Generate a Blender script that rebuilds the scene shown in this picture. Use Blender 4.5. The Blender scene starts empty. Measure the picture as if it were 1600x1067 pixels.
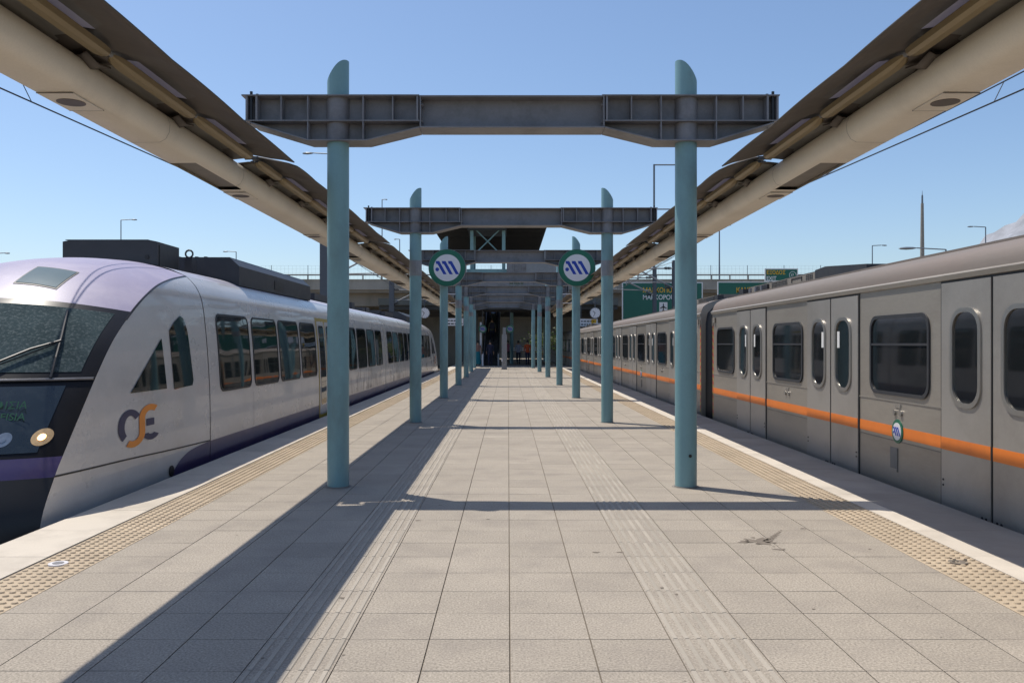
import bpy, math, random
from mathutils import Vector, Matrix
C = bpy.data.collections.new("scene_objects")
SC = bpy.context.scene
SC.collection.children.link(C)
R = math.radians
PI = math.pi
# ---------------------------------------------------------------- camera, world, sun, exposure
cam = bpy.data.cameras.new("camera")
cam.lens = 29.16; cam.sensor_width = 36; cam.shift_x = 0.00375; cam.shift_y = 0.0022
cam.clip_start = 0.05; cam.clip_end = 9000
co = bpy.data.objects.new("camera", cam); C.objects.link(co)
co.location = (0, 0, 1.47); co.rotation_euler = (R(90), 0, 0)
SC.camera = co
SUN = Vector((-0.36, 0.265, 1.0)).normalized()
EL = math.asin(SUN.z); AZ = math.atan2(SUN.x, SUN.y)
w = bpy.data.worlds.new("World"); SC.world = w; w.use_nodes = True
nt = w.node_tree; nt.nodes.clear()
sky = nt.nodes.new('ShaderNodeTexSky'); sky.sky_type = 'NISHITA'; sky.sun_disc = False
sky.sun_elevation = EL; sky.sun_rotation = AZ; sky.air_density = 1.0; sky.dust_density = 0.9; sky.ozone_density = 4.2
bg = nt.nodes.new('ShaderNodeBackground'); bg.inputs['Strength'].default_value = 0.15
wo = nt.nodes.new('ShaderNodeOutputWorld')
nt.links.new(sky.outputs[0], bg.inputs[0]); nt.links.new(bg.outputs[0], wo.inputs[0])
sl = bpy.data.lights.new("sun", 'SUN'); sl.energy = 4.5; sl.angle = R(0.5); sl.color = (1.0, 0.94, 0.84)
so = bpy.data.objects.new("sun", sl); C.objects.link(so)
so.rotation_euler = SUN.to_track_quat('Z', 'Y').to_euler(); so.location = (-20, 10, 40)
SC.view_settings.view_transform = 'Standard'; SC.view_settings.look = 'None'
SC.view_settings.exposure = -0.04; SC.view_settings.gamma = 1.0
SC.render.resolution_x = 1024; SC.render.resolution_y = 682

# ---------------------------------------------------------------- materials
def pm(name, col, rough=0.6, metal=0.0, var=0.12, scale=6.0, bump=0.0, bscale=None, stretch=(1, 1, 1),
       dirt=None, dirt_scale=1.5, dirt_amt=0.5, island=0.0, spec=0.5, world=False, fine=None, coat=0.0, emit=None, estr=0.0, trans=0.0, bdet=3.0):
    m = bpy.data.materials.new(name); m.use_nodes = True
    n = m.node_tree; N = n.nodes; L = n.links
    b = N['Principled BSDF']
    if world:
        src = N.new('ShaderNodeNewGeometry').outputs['Position']
    else:
        src = N.new('ShaderNodeTexCoord').outputs['Object']
    mp = N.new('ShaderNodeMapping'); mp.inputs['Scale'].default_value = stretch
    L.new(src, mp.inputs['Vector'])
    def noise(sc, det=4.0, r=0.6):
        t = N.new('ShaderNodeTexNoise'); t.inputs['Scale'].default_value = sc
        t.inputs['Detail'].default_value = det; t.inputs['Roughness'].default_value = r
        L.new(mp.outputs[0], t.inputs['Vector']); return t.outputs['Fac']
    def math_(op, a, b2, c=None):
        t = N.new('ShaderNodeMath'); t.operation = op
        for i, v in enumerate((a, b2, c)):
            if v is None: continue
            if isinstance(v, (int, float)): t.inputs[i].default_value = v
            else: L.new(v, t.inputs[i])
        return t.outputs[0]
    f = math_('MULTIPLY_ADD', noise(scale), 2.4 * var, 1 - 1.2 * var)
    if fine:
        f = math_('MULTIPLY', f, math_('MULTIPLY_ADD', noise(fine[0], 2.0, 0.7), 2.4 * fine[1], 1 - 1.2 * fine[1]))
    if island:
        g = N.new('ShaderNodeNewGeometry')
        f = math_('MULTIPLY', f, math_('MULTIPLY_ADD', g.outputs['Random Per Island'], 2 * island, 1 - island))
    vm = N.new('ShaderNodeVectorMath'); vm.operation = 'SCALE'
    vm.inputs[0].default_value = col[:3]; L.new(f, vm.inputs['Scale'])
    cs = vm.outputs[0]
    if dirt:
        mr = N.new('ShaderNodeMapRange'); mr.inputs['From Min'].default_value = 0.48; mr.inputs['From Max'].default_value = 0.72
        mr.inputs['To Max'].default_value = dirt_amt
        L.new(noise(dirt_scale, 8.0, 0.65), mr.inputs['Value'])
        mx = N.new('ShaderNodeMix'); mx.data_type = 'RGBA'
        L.new(mr.outputs[0], mx.inputs['Factor']); L.new(cs, mx.inputs['A']); mx.inputs['B'].default_value = (*dirt, 1)
        cs = mx.outputs['Result']
    L.new(cs, b.inputs['Base Color'])
    rr = math_('MULTIPLY_ADD', noise(scale * 1.7), 0.3 * min(rough, 0.5), rough - 0.15 * min(rough, 0.5))
    L.new(rr, b.inputs['Roughness'])
    b.inputs['Metallic'].default_value = metal
    b.inputs['Specular IOR Level'].default_value = spec
    b.inputs['Coat Weight'].default_value = coat
    if trans: b.inputs['Transmission Weight'].default_value = trans
    if emit: b.inputs['Emission Color'].default_value = (*emit, 1); b.inputs['Emission Strength'].default_value = estr
    if bump:
        bp = N.new('ShaderNodeBump'); bp.inputs['Strength'].default_value = 1.0; bp.inputs['Distance'].default_value = bump
        L.new(noise(bscale or scale * 3, bdet), bp.inputs['Height']); L.new(bp.outputs[0], b.inputs['Normal'])
    return m

M = {}
M['tile'] = pm('granite paving', (0.345, 0.30, 0.245), 0.8, var=0.13, scale=1.2, fine=(85, 0.75), island=0.05, dirt=(0.22, 0.19, 0.165), dirt_scale=2.3, dirt_amt=0.45, bump=0.0012, bscale=90, world=True, spec=0.3)
M['tile_light'] = pm('pale edge slab', (0.59, 0.525, 0.44), 0.75, var=0.10, scale=1.4, fine=(120, 0.14), island=0.05, dirt=(0.33, 0.29, 0.24), dirt_scale=1.7, dirt_amt=0.5, world=True, spec=0.3)
M['tile_edge'] = pm('worn edge slab', (0.30, 0.275, 0.245), 0.7, var=0.25, scale=1.6, fine=(110, 0.16), island=0.12, dirt=(0.24, 0.22, 0.2), dirt_scale=1.3, dirt_amt=0.7, world=True, spec=0.3)
M['tactile'] = pm('ochre tactile paving', (0.47, 0.375, 0.265), 0.75, var=0.12, scale=2.2, fine=(120, 0.16), island=0.05, dirt=(0.30, 0.235, 0.17), dirt_scale=3, dirt_amt=0.5, world=True, spec=0.3)
M['rib'] = pm('guiding rib stone', (0.375, 0.332, 0.275), 0.8, var=0.14, scale=3, fine=(150, 0.22), island=0.10, world=True, spec=0.3)
M['grout'] = pm('joint mortar', (0.17, 0.145, 0.115), 0.9, var=0.25, scale=9, world=True, spec=0.1)
M['concrete'] = pm('concrete', (0.34, 0.315, 0.28), 0.85, var=0.16, scale=1.2, dirt=(0.15, 0.14, 0.12), dirt_scale=0.5, dirt_amt=0.7, bump=0.004, stretch=(1, 1, 0.4), fine=(30, 0.1))
M['bridge'] = pm('weathered bridge concrete', (0.24, 0.215, 0.185), 0.85, var=0.16, scale=0.7, dirt=(0.10, 0.09, 0.08), dirt_scale=0.3, dirt_amt=0.8, stretch=(1, 1, 0.35))
M['ballast'] = pm('track ballast', (0.15, 0.125, 0.10), 0.95, var=0.4, scale=14, bump=0.05, bscale=16, world=True, spec=0.1)
M['ground'] = pm('dry ground', (0.26, 0.22, 0.155), 0.95, var=0.25, scale=0.05, dirt=(0.10, 0.11, 0.05), dirt_scale=0.03, dirt_amt=0.8, world=True)
M['teal'] = pm('blue green column paint', (0.185, 0.335, 0.36), 0.42, var=0.07, scale=2.5, fine=(60, 0.06), dirt=(0.13, 0.20, 0.21), dirt_scale=3.0, dirt_amt=0.6, stretch=(1, 1, 0.5), bump=0.0006, bscale=40)
M['beam'] = pm('grey steel paint', (0.215, 0.210, 0.222), 0.5, var=0.14, scale=2.5, dirt=(0.07, 0.063, 0.06), dirt_scale=2.4, dirt_amt=0.6, fine=(40, 0.10))
M['beam_light'] = pm('galvanised plate', (0.26, 0.265, 0.275), 0.5, metal=0.3, var=0.15, scale=12)
M['steel'] = pm('dark galvanised steel', (0.09, 0.10, 0.12), 0.55, metal=0.2, var=0.15, scale=4)
M['pole'] = pm('lamp pole steel', (0.16, 0.19, 0.23), 0.5, metal=0.2, var=0.1, scale=3)
M['cream'] = pm('cream canopy paint', (0.72, 0.65, 0.54), 0.5, var=0.06, scale=3, fine=(70, 0.07), dirt=(0.36, 0.31, 0.25), dirt_scale=0.9, dirt_amt=0.35)
M['recess'] = pm('grey recess lining', (0.22, 0.20, 0.175), 0.8, var=0.2, scale=5)
M['sheet'] = pm('brown canopy sheet', (0.085, 0.070, 0.058), 0.6, var=0.22, scale=1.6, dirt=(0.05, 0.042, 0.036), dirt_scale=1.1, dirt_amt=0.7, bump=0.006, bscale=2.5)
M['purlin'] = pm('bronze purlin', (0.26, 0.20, 0.11), 0.38, metal=0.3, var=0.15, scale=4, stretch=(1, 0.3, 1))
M['panel_gl'] = pm('milky roof light', (0.55, 0.52, 0.50), 0.5, var=0.15, scale=3)
M['vent'] = pm('pale grey canopy lining', (0.48, 0.46, 0.42), 0.4, var=0.35, scale=2.2, metal=0.2, stretch=(1, 0.6, 1))
M['hole'] = pm('downlight well', (0.09, 0.07, 0.055), 0.5, var=0.2, scale=8)
M['black'] = pm('black rubber', (0.010, 0.010, 0.012), 0.45, var=0.2, scale=6)
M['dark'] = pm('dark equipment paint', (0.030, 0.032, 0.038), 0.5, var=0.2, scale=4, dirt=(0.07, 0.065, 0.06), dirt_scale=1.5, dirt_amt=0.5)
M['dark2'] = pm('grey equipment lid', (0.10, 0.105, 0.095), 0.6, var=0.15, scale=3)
M['steelbody'] = pm('brushed stainless steel', (0.375, 0.34, 0.295), 0.42, metal=0.5, var=0.09, scale=1.2, fine=(45, 0.08), dirt=(0.19, 0.16, 0.13), dirt_scale=0.8, dirt_amt=0.6, stretch=(1, 0.25, 1.2), bump=0.005, bscale=1.3, bdet=1.0)
M['steeldoor'] = pm('satin door steel', (0.41, 0.385, 0.355), 0.38, metal=0.5, var=0.07, scale=1.5, fine=(50, 0.06), dirt=(0.24, 0.21, 0.185), dirt_scale=0.9, dirt_amt=0.5)
M['steelroof'] = pm('dusty carriage roof', (0.19, 0.163, 0.146), 0.7, metal=0.1, var=0.12, scale=2, dirt=(0.22, 0.165, 0.145), dirt_scale=1.4, dirt_amt=0.75, stretch=(1, 0.15, 1), fine=(30, 0.08))
M['chrome'] = pm('polished frame', (0.40, 0.385, 0.36), 0.35, metal=0.8, var=0.08, scale=4)
M['orange'] = pm('orange stripe', (0.78, 0.20, 0.025), 0.45, var=0.07, scale=2.5, dirt=(0.5, 0.13, 0.03), dirt_scale=1.2, dirt_amt=0.5)
def glass(name, col, rough=0.04, bump=0.004, bs=0.8, spec=0.8, **k):
    return pm(name, col, rough, var=0.25, scale=2.0, bump=bump, bscale=bs, spec=spec, bdet=0.5, **k)
M['glass'] = glass('dark carriage glass', (0.012, 0.014, 0.016), bump=0.0015)
M['glass_l'] = glass('tinted coach glass', (0.010, 0.016, 0.016), 0.03, bump=0.006, bs=1.2)
M['screen'] = pm('dusty windscreen with painted sheen', (0.05, 0.07, 0.075), 0.16, var=0.45, scale=2.2, spec=0.0, dirt=(0.22, 0.25, 0.25), dirt_scale=38, dirt_amt=0.5, bump=0)  # specular off; grey in the colour replaces sky reflection, mixed with dust specks
M['gloss_black'] = pm('glossy black surround', (0.008, 0.008, 0.010), 0.3, var=0.2, scale=5, spec=0.25)
M['noseglass'] = pm('smoked nose panel', (0.016, 0.024, 0.030), 0.12, var=0.3, scale=1.2, spec=0.8, dirt=(0.06, 0.07, 0.07), dirt_scale=9, dirt_amt=0.3)
M['white'] = pm('grubby white coach paint', (0.57, 0.55, 0.53), 0.28, var=0.06, scale=1.2, dirt=(0.36, 0.33, 0.29), dirt_scale=1.3, dirt_amt=0.55, fine=(40, 0.04), stretch=(1, 0.5, 0.8), bump=0.005, bscale=1.0, coat=0.3)
M['purple'] = pm('deep violet paint', (0.055, 0.040, 0.115), 0.3, var=0.12, scale=2, dirt=(0.12, 0.10, 0.12), dirt_scale=3, dirt_amt=0.4, coat=0.3)
M['lilac'] = pm('faded lilac roof paint', (0.35, 0.31, 0.42), 0.42, var=0.06, scale=1.5, dirt=(0.5, 0.44, 0.52), dirt_scale=2.2, dirt_amt=0.55, fine=(70, 0.1))
M['silver'] = pm('silver roof paint', (0.52, 0.50, 0.56), 0.35, metal=0.2, var=0.06, scale=2, dirt=(0.3, 0.27, 0.32), dirt_scale=1.5, dirt_amt=0.5)
M['logo_dk'] = pm('logo slate', (0.06, 0.055, 0.10), 0.6, var=0.05, scale=3)
M['logo_or'] = pm('logo orange', (0.80, 0.26, 0.02), 0.4, var=0.05, scale=3)
M['yellow'] = pm('yellow door frame', (0.42, 0.30, 0.04), 0.4, var=0.1, scale=3)
M['red'] = pm('hazard red', (0.5, 0.03, 0.03), 0.45, var=0.1, scale=3)
M['green_ring'] = pm('emblem green', (0.005, 0.13, 0.075), 0.35, var=0.05, scale=3)
M['blue'] = pm('emblem blue', (0.005, 0.04, 0.36), 0.35, var=0.05, scale=3)
M['wface'] = pm('emblem white', (0.72, 0.70, 0.72), 0.4, var=0.05, scale=4)
M['sign_green'] = pm('motorway sign green', (0.0, 0.115, 0.08), 0.4, var=0.06, scale=1)
M['sign_white'] = pm('sign white', (0.75, 0.75, 0.75), 0.5, var=0.04, scale=2)
M['sign_yellow'] = pm('sign amber', (0.75, 0.42, 0.02), 0.5, var=0.04, scale=2)
M['stain'] = pm('oily stain', (0.20, 0.17, 0.14), 0.8, var=0.3, scale=20, world=True, spec=0.1)
M['leaf'] = pm('foliage', (0.07, 0.095, 0.025), 0.6, var=0.5, scale=1.5, island=0.35)
M['bark'] = pm('bark', (0.10, 0.075, 0.05), 0.9, var=0.3, scale=4)
M['rock'] = pm('haze-tinted rocky hillside', (0.30, 0.31, 0.34), 0.95, var=0.35, scale=0.02, dirt=(0.17, 0.20, 0.22), dirt_scale=0.012, dirt_amt=0.7, world=True)  # rock's own pale grey, with blue distance haze put into the colour
M['lamp'] = pm('lit headlamp', (0.8, 0.6, 0.3), 0.3, var=0.3, scale=20, emit=(1.0, 0.62, 0.28), estr=4.5)
M['lamp_rim'] = pm('glowing lamp bowl', (0.5, 0.36, 0.2), 0.3, var=0.4, scale=25, emit=(0.9, 0.5, 0.2), estr=0.10)
M['hatch'] = pm('tinted hatch glass', (0.13, 0.18, 0.20), 0.3, var=0.1, scale=3, spec=0.08)
M['lens'] = pm('unlit lamp lens', (0.35, 0.38, 0.4), 0.1, metal=0.7, var=0.3, scale=15)
M['led'] = pm('green led characters', (0.02, 0.08, 0.04), 0.5, var=0.1, scale=5, emit=(0.10, 0.42, 0.22), estr=0.05)
M['skin'] = pm('skin', (0.40, 0.23, 0.15), 0.5, var=0.05, scale=5)
M['hair'] = pm('dark hair', (0.02, 0.015, 0.012), 0.6, var=0.2, scale=20)
for k, c in dict(c_teal=(0.01, 0.16, 0.19), c_grey=(0.30, 0.30, 0.36), c_orange=(0.50, 0.08, 0.02), c_navy=(0.02, 0.02, 0.045), c_blue=(0.35, 0.5, 0.75), c_olive=(0.10, 0.11, 0.08), c_white=(0.7, 0.7, 0.72), c_brown=(0.25, 0.13, 0.10), c_pink=(0.45, 0.15, 0.22)).items():
    M[k] = pm('cloth ' + k[2:], c, 0.85, var=0.15, scale=8)
# milky panel lets light through
def mk_translucent(m, col):
    n = m.node_tree; b = n.nodes['Principled BSDF']; out = n.nodes['Material Output']
    t = n.nodes.new('ShaderNodeBsdfTranslucent'); t.inputs[0].default_value = (*col, 1)
    mx = n.nodes.new('ShaderNodeMixShader'); mx.inputs[0].default_value = 0.45
    n.links.new(b.outputs[0], mx.inputs[1]); n.links.new(t.outputs[0], mx.inputs[2]); n.links.new(mx.outputs[0], out.inputs[0])
mk_translucent(M['panel_gl'], (0.34, 0.32, 0.38))
mk_translucent(M['vent'], (0.10, 0.10, 0.09))
mk_translucent(M['leaf'], (0.06, 0.10, 0.02))

# ---------------------------------------------------------------- mesh helpers
class MB:
    def __init__(s): s.v = []; s.f = []; s.m = []; s.mi = 0
    def add(s, vs, fs):
        o = len(s.v); s.v += [tuple(p) for p in vs]
        s.f += [tuple(i + o for i in f) for f in fs]; s.m += [s.mi] * len(fs); return s
    def box(s, x0, x1, y0, y1, z0, z1):
        if x1 < x0: x0, x1 = x1, x0
        if y1 < y0: y0, y1 = y1, y0
        return s.add([(x0,y0,z0),(x1,y0,z0),(x1,y1,z0),(x0,y1,z0),(x0,y0,z1),(x1,y0,z1),(x1,y1,z1),(x0,y1,z1)],
                     [(0,3,2,1),(4,5,6,7),(0,1,5,4),(1,2,6,5),(2,3,7,6),(3,0,4,7)])
    def cyl(s, p0, p1, r0, r1=None, n=12, caps=True):
        r1 = r0 if r1 is None else r1
        p0 = Vector(p0); p1 = Vector(p1); d = (p1 - p0).normalized()
        a = d.orthogonal().normalized(); b = d.cross(a)
        vs = []
        for p, r in ((p0, r0), (p1, r1)):
            for i in range(n):
                t = 2 * PI * i / n; vs.append(p + a * math.cos(t) * r + b * math.sin(t) * r)
        fs = [(i, (i + 1) % n, n + (i + 1) % n, n + i) for i in range(n)]
        if caps: fs += [tuple(range(n - 1, -1, -1)), tuple(range(n, 2 * n))]
        return s.add(vs, fs)
    def tube(s, pts, r, n=8):
        for a, b in zip(pts, pts[1:]): s.cyl(a, b, r, n=n)
        return s
    def prism(s, poly, axis, a0, a1):
        # poly in the two other axes; extruded from a0 to a1
        def P(u, v, w_):
            return {'x': (w_, u, v), 'y': (u, w_, v), 'z': (u, v, w_)}[axis]
        n = len(poly)
        vs = [P(u, v, a0) for u, v in poly] + [P(u, v, a1) for u, v in poly]
        fs = [(i, (i + 1) % n, n + (i + 1) % n, n + i) for i in range(n)] + [tuple(range(n - 1, -1, -1)), tuple(range(n, 2 * n))]
        return s.add(vs, fs)
    def grid(s, rows, closed=False):
        n = len(rows[0]); o = []
        vs = [p for r in rows for p in r]
        for j in range(len(rows) - 1):
            for i in range(n - 1 + (1 if closed else 0)):
                k = (i + 1) % n
                o.append((j * n + i, j * n + k, (j + 1) * n + k, (j + 1) * n + i))
        return s.add(vs, o)
    def build(s, name, mats, parent=None, smooth=None, label=None, weld=False):
        if not isinstance(mats, (list, tuple)): mats = [mats]
        loc = Vector((0, 0, 0)); q = parent
        while q is not None: loc += q.location; q = q.parent
        me = bpy.data.meshes.new(name)
        me.from_pydata([tuple(Vector(p) - loc) for p in s.v], [], s.f)
        for m in mats: me.materials.append(M[m] if isinstance(m, str) else m)
        me.polygons.foreach_set('material_index', s.m)
        me.validate(); me.update()
        import bmesh
        bm = bmesh.new(); bm.from_mesh(me)
        if weld: bmesh.ops.remove_doubles(bm, verts=bm.verts, dist=.0005)
        if len(bm.faces) < 60000: bmesh.ops.recalc_face_normals(bm, faces=bm.faces)
        bm.to_mesh(me); bm.free()
        if smooth is not None:
            me.polygons.foreach_set('use_smooth', [True] * len(me.polygons)); me.set_sharp_from_angle(angle=R(smooth))
        o = bpy.data.objects.new(name, me); C.objects.link(o)
        if parent is not None: o.parent = parent
        if label: o['label'] = label
        return o
def tag(o, label=None, cat=None, group=None, kind=None):
    if label: o['label'] = label
    if cat: o['category'] = cat
    if group: o['group'] = group
    if kind: o['kind'] = kind
    return o
def thing(name, loc, label, cat, group=None):
    o = bpy.data.objects.new(name, None); C.objects.link(o); o.location = loc; o.empty_display_size = 0.3
    return tag(o, label, cat, group)
def tree_copy(o, parent=None):
    c = o.copy(); C.objects.link(c)
    if parent is not None: c.parent = parent
    for ch in list(KIDS(o)): tree_copy(ch, c)
    return c
def KIDS(o): return [x for x in C.objects if x.parent == o]
def catmull(tab, per=6):
    # tab: list of tuples; returns dense list
    out = []
    n = len(tab)
    for i in range(n - 1):
        p0 = tab[max(i - 1, 0)]; p1 = tab[i]; p2 = tab[i + 1]; p3 = tab[min(i + 2, n - 1)]
        for k in range(per):
            t = k / per
            out.append(tuple(0.5 * (2 * b + (c - a) * t + (2 * a - 5 * b + 4 * c - d) * t * t + (3 * b - a - 3 * c + d) * t ** 3)
                             for a, b, c, d in zip(p0, p1, p2, p3)))
    out.append(tuple(tab[-1])); return out
def interp(tab, x):
    if x <= tab[0][0]: return tab[0][1]
    for a, b in zip(tab, tab[1:]):
        if x <= b[0]:
            t = (x - a[0]) / (b[0] - a[0] + 1e-9); return a[1] + (b[1] - a[1]) * t
    return tab[-1][1]
def text_mesh(body, size, name, mat, parent, origin, xdir, ydir, depth=0.004, align='LEFT', bold=0.0, xs=1.0):
    cu = bpy.data.curves.new(name, 'FONT'); cu.body = body; cu.size = size; cu.extrude = depth; cu.align_x = align; cu.offset = bold
    t = bpy.data.objects.new(name, cu); C.objects.link(t)
    dg = bpy.context.evaluated_depsgraph_get(); me = bpy.data.meshes.new_from_object(t.evaluated_get(dg))
    bpy.data.objects.remove(t); bpy.data.curves.remove(cu)
    X = Vector(xdir).normalized(); Y = Vector(ydir).normalized(); Z = X.cross(Y)
    loc = Vector((0, 0, 0)); q = parent
    while q is not None: loc += q.location; q = q.parent
    for v in me.vertices:
        c = v.co.copy(); v.co = Vector(origin) + X * c.x * xs + Y * c.y + Z * c.z - loc
    me.materials.clear(); me.materials.append(M[mat])
    o = bpy.data.objects.new(name, me); C.objects.link(o)
    if parent is not None: o.parent = parent
    return o
rnd = random.Random(7)
def rrect(y0, y1, z0, z1, r, n=6):
    pts = []
    for cx, cz, a0 in ((y1 - r, z0 + r, -90), (y1 - r, z1 - r, 0), (y0 + r, z1 - r, 90), (y0 + r, z0 + r, 180)):
        for i in range(n + 1):
            a = R(a0 + 90 * i / n); pts.append((cx + r * math.cos(a), cz + r * math.sin(a)))
    return pts
def resample(poly, n):
    P = poly + [poly[0]]; L = [0]
    for a, b in zip(P, P[1:]): L.append(L[-1] + math.hypot(b[0] - a[0], b[1] - a[1]))
    out = []; j = 0
    for i in range(n):
        d = L[-1] * i / n
        while L[j + 1] < d: j += 1
        t = (d - L[j]) / (L[j + 1] - L[j] + 1e-12)
        out.append((P[j][0] + (P[j + 1][0] - P[j][0]) * t, P[j][1] + (P[j + 1][1] - P[j][1]) * t))
    return out
def scan(mb, poly, fx, rows=10):
    # fill a convex (y, z) polygon with strips, x = fx(z)
    zs = [p[1] for p in poly]; z0, z1 = min(zs), max(zs); rs = []
    levels = [z0 + (z1 - z0) * (0.5 - 0.5 * math.cos(PI * i / rows)) for i in range(rows + 1)]
    for z in levels:
        zz = min(max(z, z0 + 1e-5), z1 - 1e-5); ys = []
        for (ya, za), (yb, zb) in zip(poly, poly[1:] + poly[:1]):
            if (za - zz) * (zb - zz) <= 0 and abs(zb - za) > 1e-9: ys.append(ya + (yb - ya) * (zz - za) / (zb - za))
        rs.append([(fx(z), min(ys), z), (fx(z), max(ys), z)])
    mb.grid(rs)
def ring(mb, outer, inner, fx_o, fx_t, fx_i):
    a = [(fx_o(z), y, z) for y, z in outer]; b = [(fx_t(z), y, z) for y, z in outer]
    g = [((fx_t(z)), y, z) for y, z in inner]; h = [(fx_i(z), y, z) for y, z in inner]
    mb.grid([a, b, g, h], closed=True)
# ================================================================ SETTING
g = MB(); g.box(-4000, 4000, -600, 7000, -1.6, -1.5); tag(g.build('ground', 'ground'), kind='structure')
g = MB(); g.add([(-9, -30, -1.05), (14, -30, -1.05), (14, 130, -1.05), (-9, 130, -1.05)], [(0, 1, 2, 3)]); tag(g.build('trackbed', 'ballast'), kind='structure')
PY1 = 84.0
# platform slab and paving
g = MB(); g.box(-3.70, 3.94, -4, PY1, -1.2, -0.010); tag(g.build('platform', 'concrete'), kind='structure')
g = MB(); g.box(-3.725, 3.965, -4, PY1, -0.30, -0.0075); tag(g.build('platform_bed', 'grout'), kind='structure')
XO = 0.008
cols = [(-3.73, -3.185, 'E'), (-3.165, -2.77, 'T'), (-2.77, -2.33, ''), (-2.33, -1.90, ''), (-1.90, -1.60, ''), (-1.60, -1.20, ''), (-1.20, -0.80, 'R'),
        (-0.80, -0.40, ''), (-0.40, 0.0, ''), (0.0, 0.40, ''), (0.40, 0.80, ''), (0.80, 1.20, 'R'), (1.20, 1.60, ''), (1.60, 1.95, ''),
        (1.95, 2.37, ''), (2.37, 2.775, ''), (2.775, 3.175, 'T'), (3.18, 3.38, 'C'), (3.38, 3.97, 'F')]
def slab(mb, x0, x1, y0, y1, gap=0.0035, jit=0.0007):
    x0 += gap; x1 -= gap; y0 += gap * 0.7; y1 -= gap * 0.7
    zs = [rnd.uniform(-jit, jit) for _ in range(4)]
    b = -0.009
    mb.add([(x0, y0, b), (x1, y0, b), (x1, y1, b), (x0, y1, b), (x0, y0, zs[0]), (x1, y0, zs[1]), (x1, y1, zs[2]), (x0, y1, zs[3])],
           [(4, 5, 6, 7), (0, 1, 5, 4), (1, 2, 6, 5), (2, 3, 7, 6), (3, 0, 4, 7)])
tiles = MB(); tact = MB(); edge = MB(); edge2 = MB(); ribs = MB(); domes = MB()
T = 0.4
for j in range(-8, int(PY1 / T)):
    y0 = j * T + 0.13; y1 = y0 + T
    for x0, x1, k in cols:
        x0 += XO; x1 += XO
        yy0 = y0 + (0.0 if k else rnd.uniform(-0.002, 0.002))
        if k == 'T':
            slab(tact, x0, x1, y0, y1, 0.002)
            if y0 < 52 and y0 > 1.5:
                w_ = (x1 - x0) / 6
                for a in range(6):
                    for b in range(6):
                        cx = x0 + w_ * (a + 0.5); cy = y0 + T * (b + 0.5) / 6; n = 8 if y0 < 16 else 4
                        vs = []
                        for rr, z in ((1.0, 0.0006), (0.74, 0.0085)):
                            for q in range(n):
                                t = 2 * PI * (q + 0.5) / n; vs.append((cx + 0.021 * rr * math.cos(t), cy + 0.0165 * rr * math.sin(t), z))
                        domes.add(vs, [(q, (q + 1) % n, n + (q + 1) % n, n + q) for q in range(n)] + [tuple(range(n, 2 * n))])
        elif k == 'R':
            slab(tiles, x0, x1, y0, y1, 0.002)
            gapy = 0.016 if rnd.random() < 0.03 else 0.003
            for a in range(7):
                cx = x0 + 0.026 + 0.058 * a
                ribs.add([(cx - 0.013, y0 + gapy, 0), (cx + 0.013, y0 + gapy, 0), (cx + 0.013, y1 - gapy, 0), (cx - 0.013, y1 - gapy, 0),
                          (cx - 0.009, y0 + gapy + .002, 0.0045), (cx + 0.009, y0 + gapy + .002, 0.0045), (cx + 0.009, y1 - gapy - .002, 0.0045), (cx - 0.009, y1 - gapy - .002, 0.0045)],
                         [(4, 5, 6, 7), (0, 1, 5, 4), (1, 2, 6, 5), (2, 3, 7, 6), (3, 0, 4, 7)])
        elif k in ('E', 'C', 'F'):
            if j % 2 == 0:
                tgt = edge2 if k == 'F' else edge
                slab(tgt, x0, x1, y0, y0 + 0.8, 0.003)
        else:
            slab(tiles, x0, x1, yy0, y1)
tag(tiles.build('paving', 'tile'), kind='structure')
tag(tact.build('tactile_paving', 'tactile'), kind='structure')
tag(domes.build('tactile_studs', 'tactile'), kind='structure')
tag(ribs.build('guiding_ribs', 'rib'), kind='structure')
tag(edge.build('platform_edge', 'tile_light'), kind='structure')
tag(edge2.build('worn_platform_edge', 'tile_edge'), kind='structure')
# stains and gum on the paving
def blot(mb, cx, cy, r, sx=1.0, sy=1.0, n=22, z=0.0022, rough=0.35):
    pts = []; ph = [rnd.uniform(0, 6.28) for _ in range(3)]
    for i in range(n):
        t = 2 * PI * i / n
        q = r * (1 + rough * (0.5 * math.sin(3 * t + ph[0]) + 0.35 * math.sin(5 * t + ph[1]) + 0.4 * math.sin(8 * t + ph[2])))
        pts.append((cx + q * sx * math.cos(t), cy + q * sy * math.sin(t), z))
    mb.add(pts + [(cx, cy, z)], [(i, (i + 1) % n, n) for i in range(n)])
st = MB()
blot(st, 1.86, 6.17, 0.085, 1.25, 1.0, rough=0.8); blot(st, 1.94, 5.93, 0.035, 1.3, .6)
for i in range(9):
    t = i / 8; blot(st, 1.93 + 0.22 * t, 6.17 + 0.36 * t, 0.026 * (1 - 0.65 * t), 1, 1.6)
for i in range(7): blot(st, 1.86 + rnd.gauss(0, .11), 6.1 + rnd.gauss(0, .11), rnd.uniform(.006, .02))
for i in range(60):
    blot(st, rnd.uniform(-2.7, 2.7), 3.4 + 22 * rnd.random() ** 1.7, rnd.uniform(0.003, 0.009), 1.3, 1, n=9)
for cx, cy, r in ((-.62, 7.55, .012), (-0.17, 6.95, .012), (0.93, 5.0, .012), (1.0, 4.87, .016), (-.75, 6.9, .018), (0.62, 5.85, .018), (.79, 5.85, .018), (2.35, 6.6, .02), (-0.95, 4.8, .02)):
    blot(st, cx, cy, r, 1.4, .8, n=12)
st2 = st.build('paving_stains', 'stain'); tag(st2, kind='structure')
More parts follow.
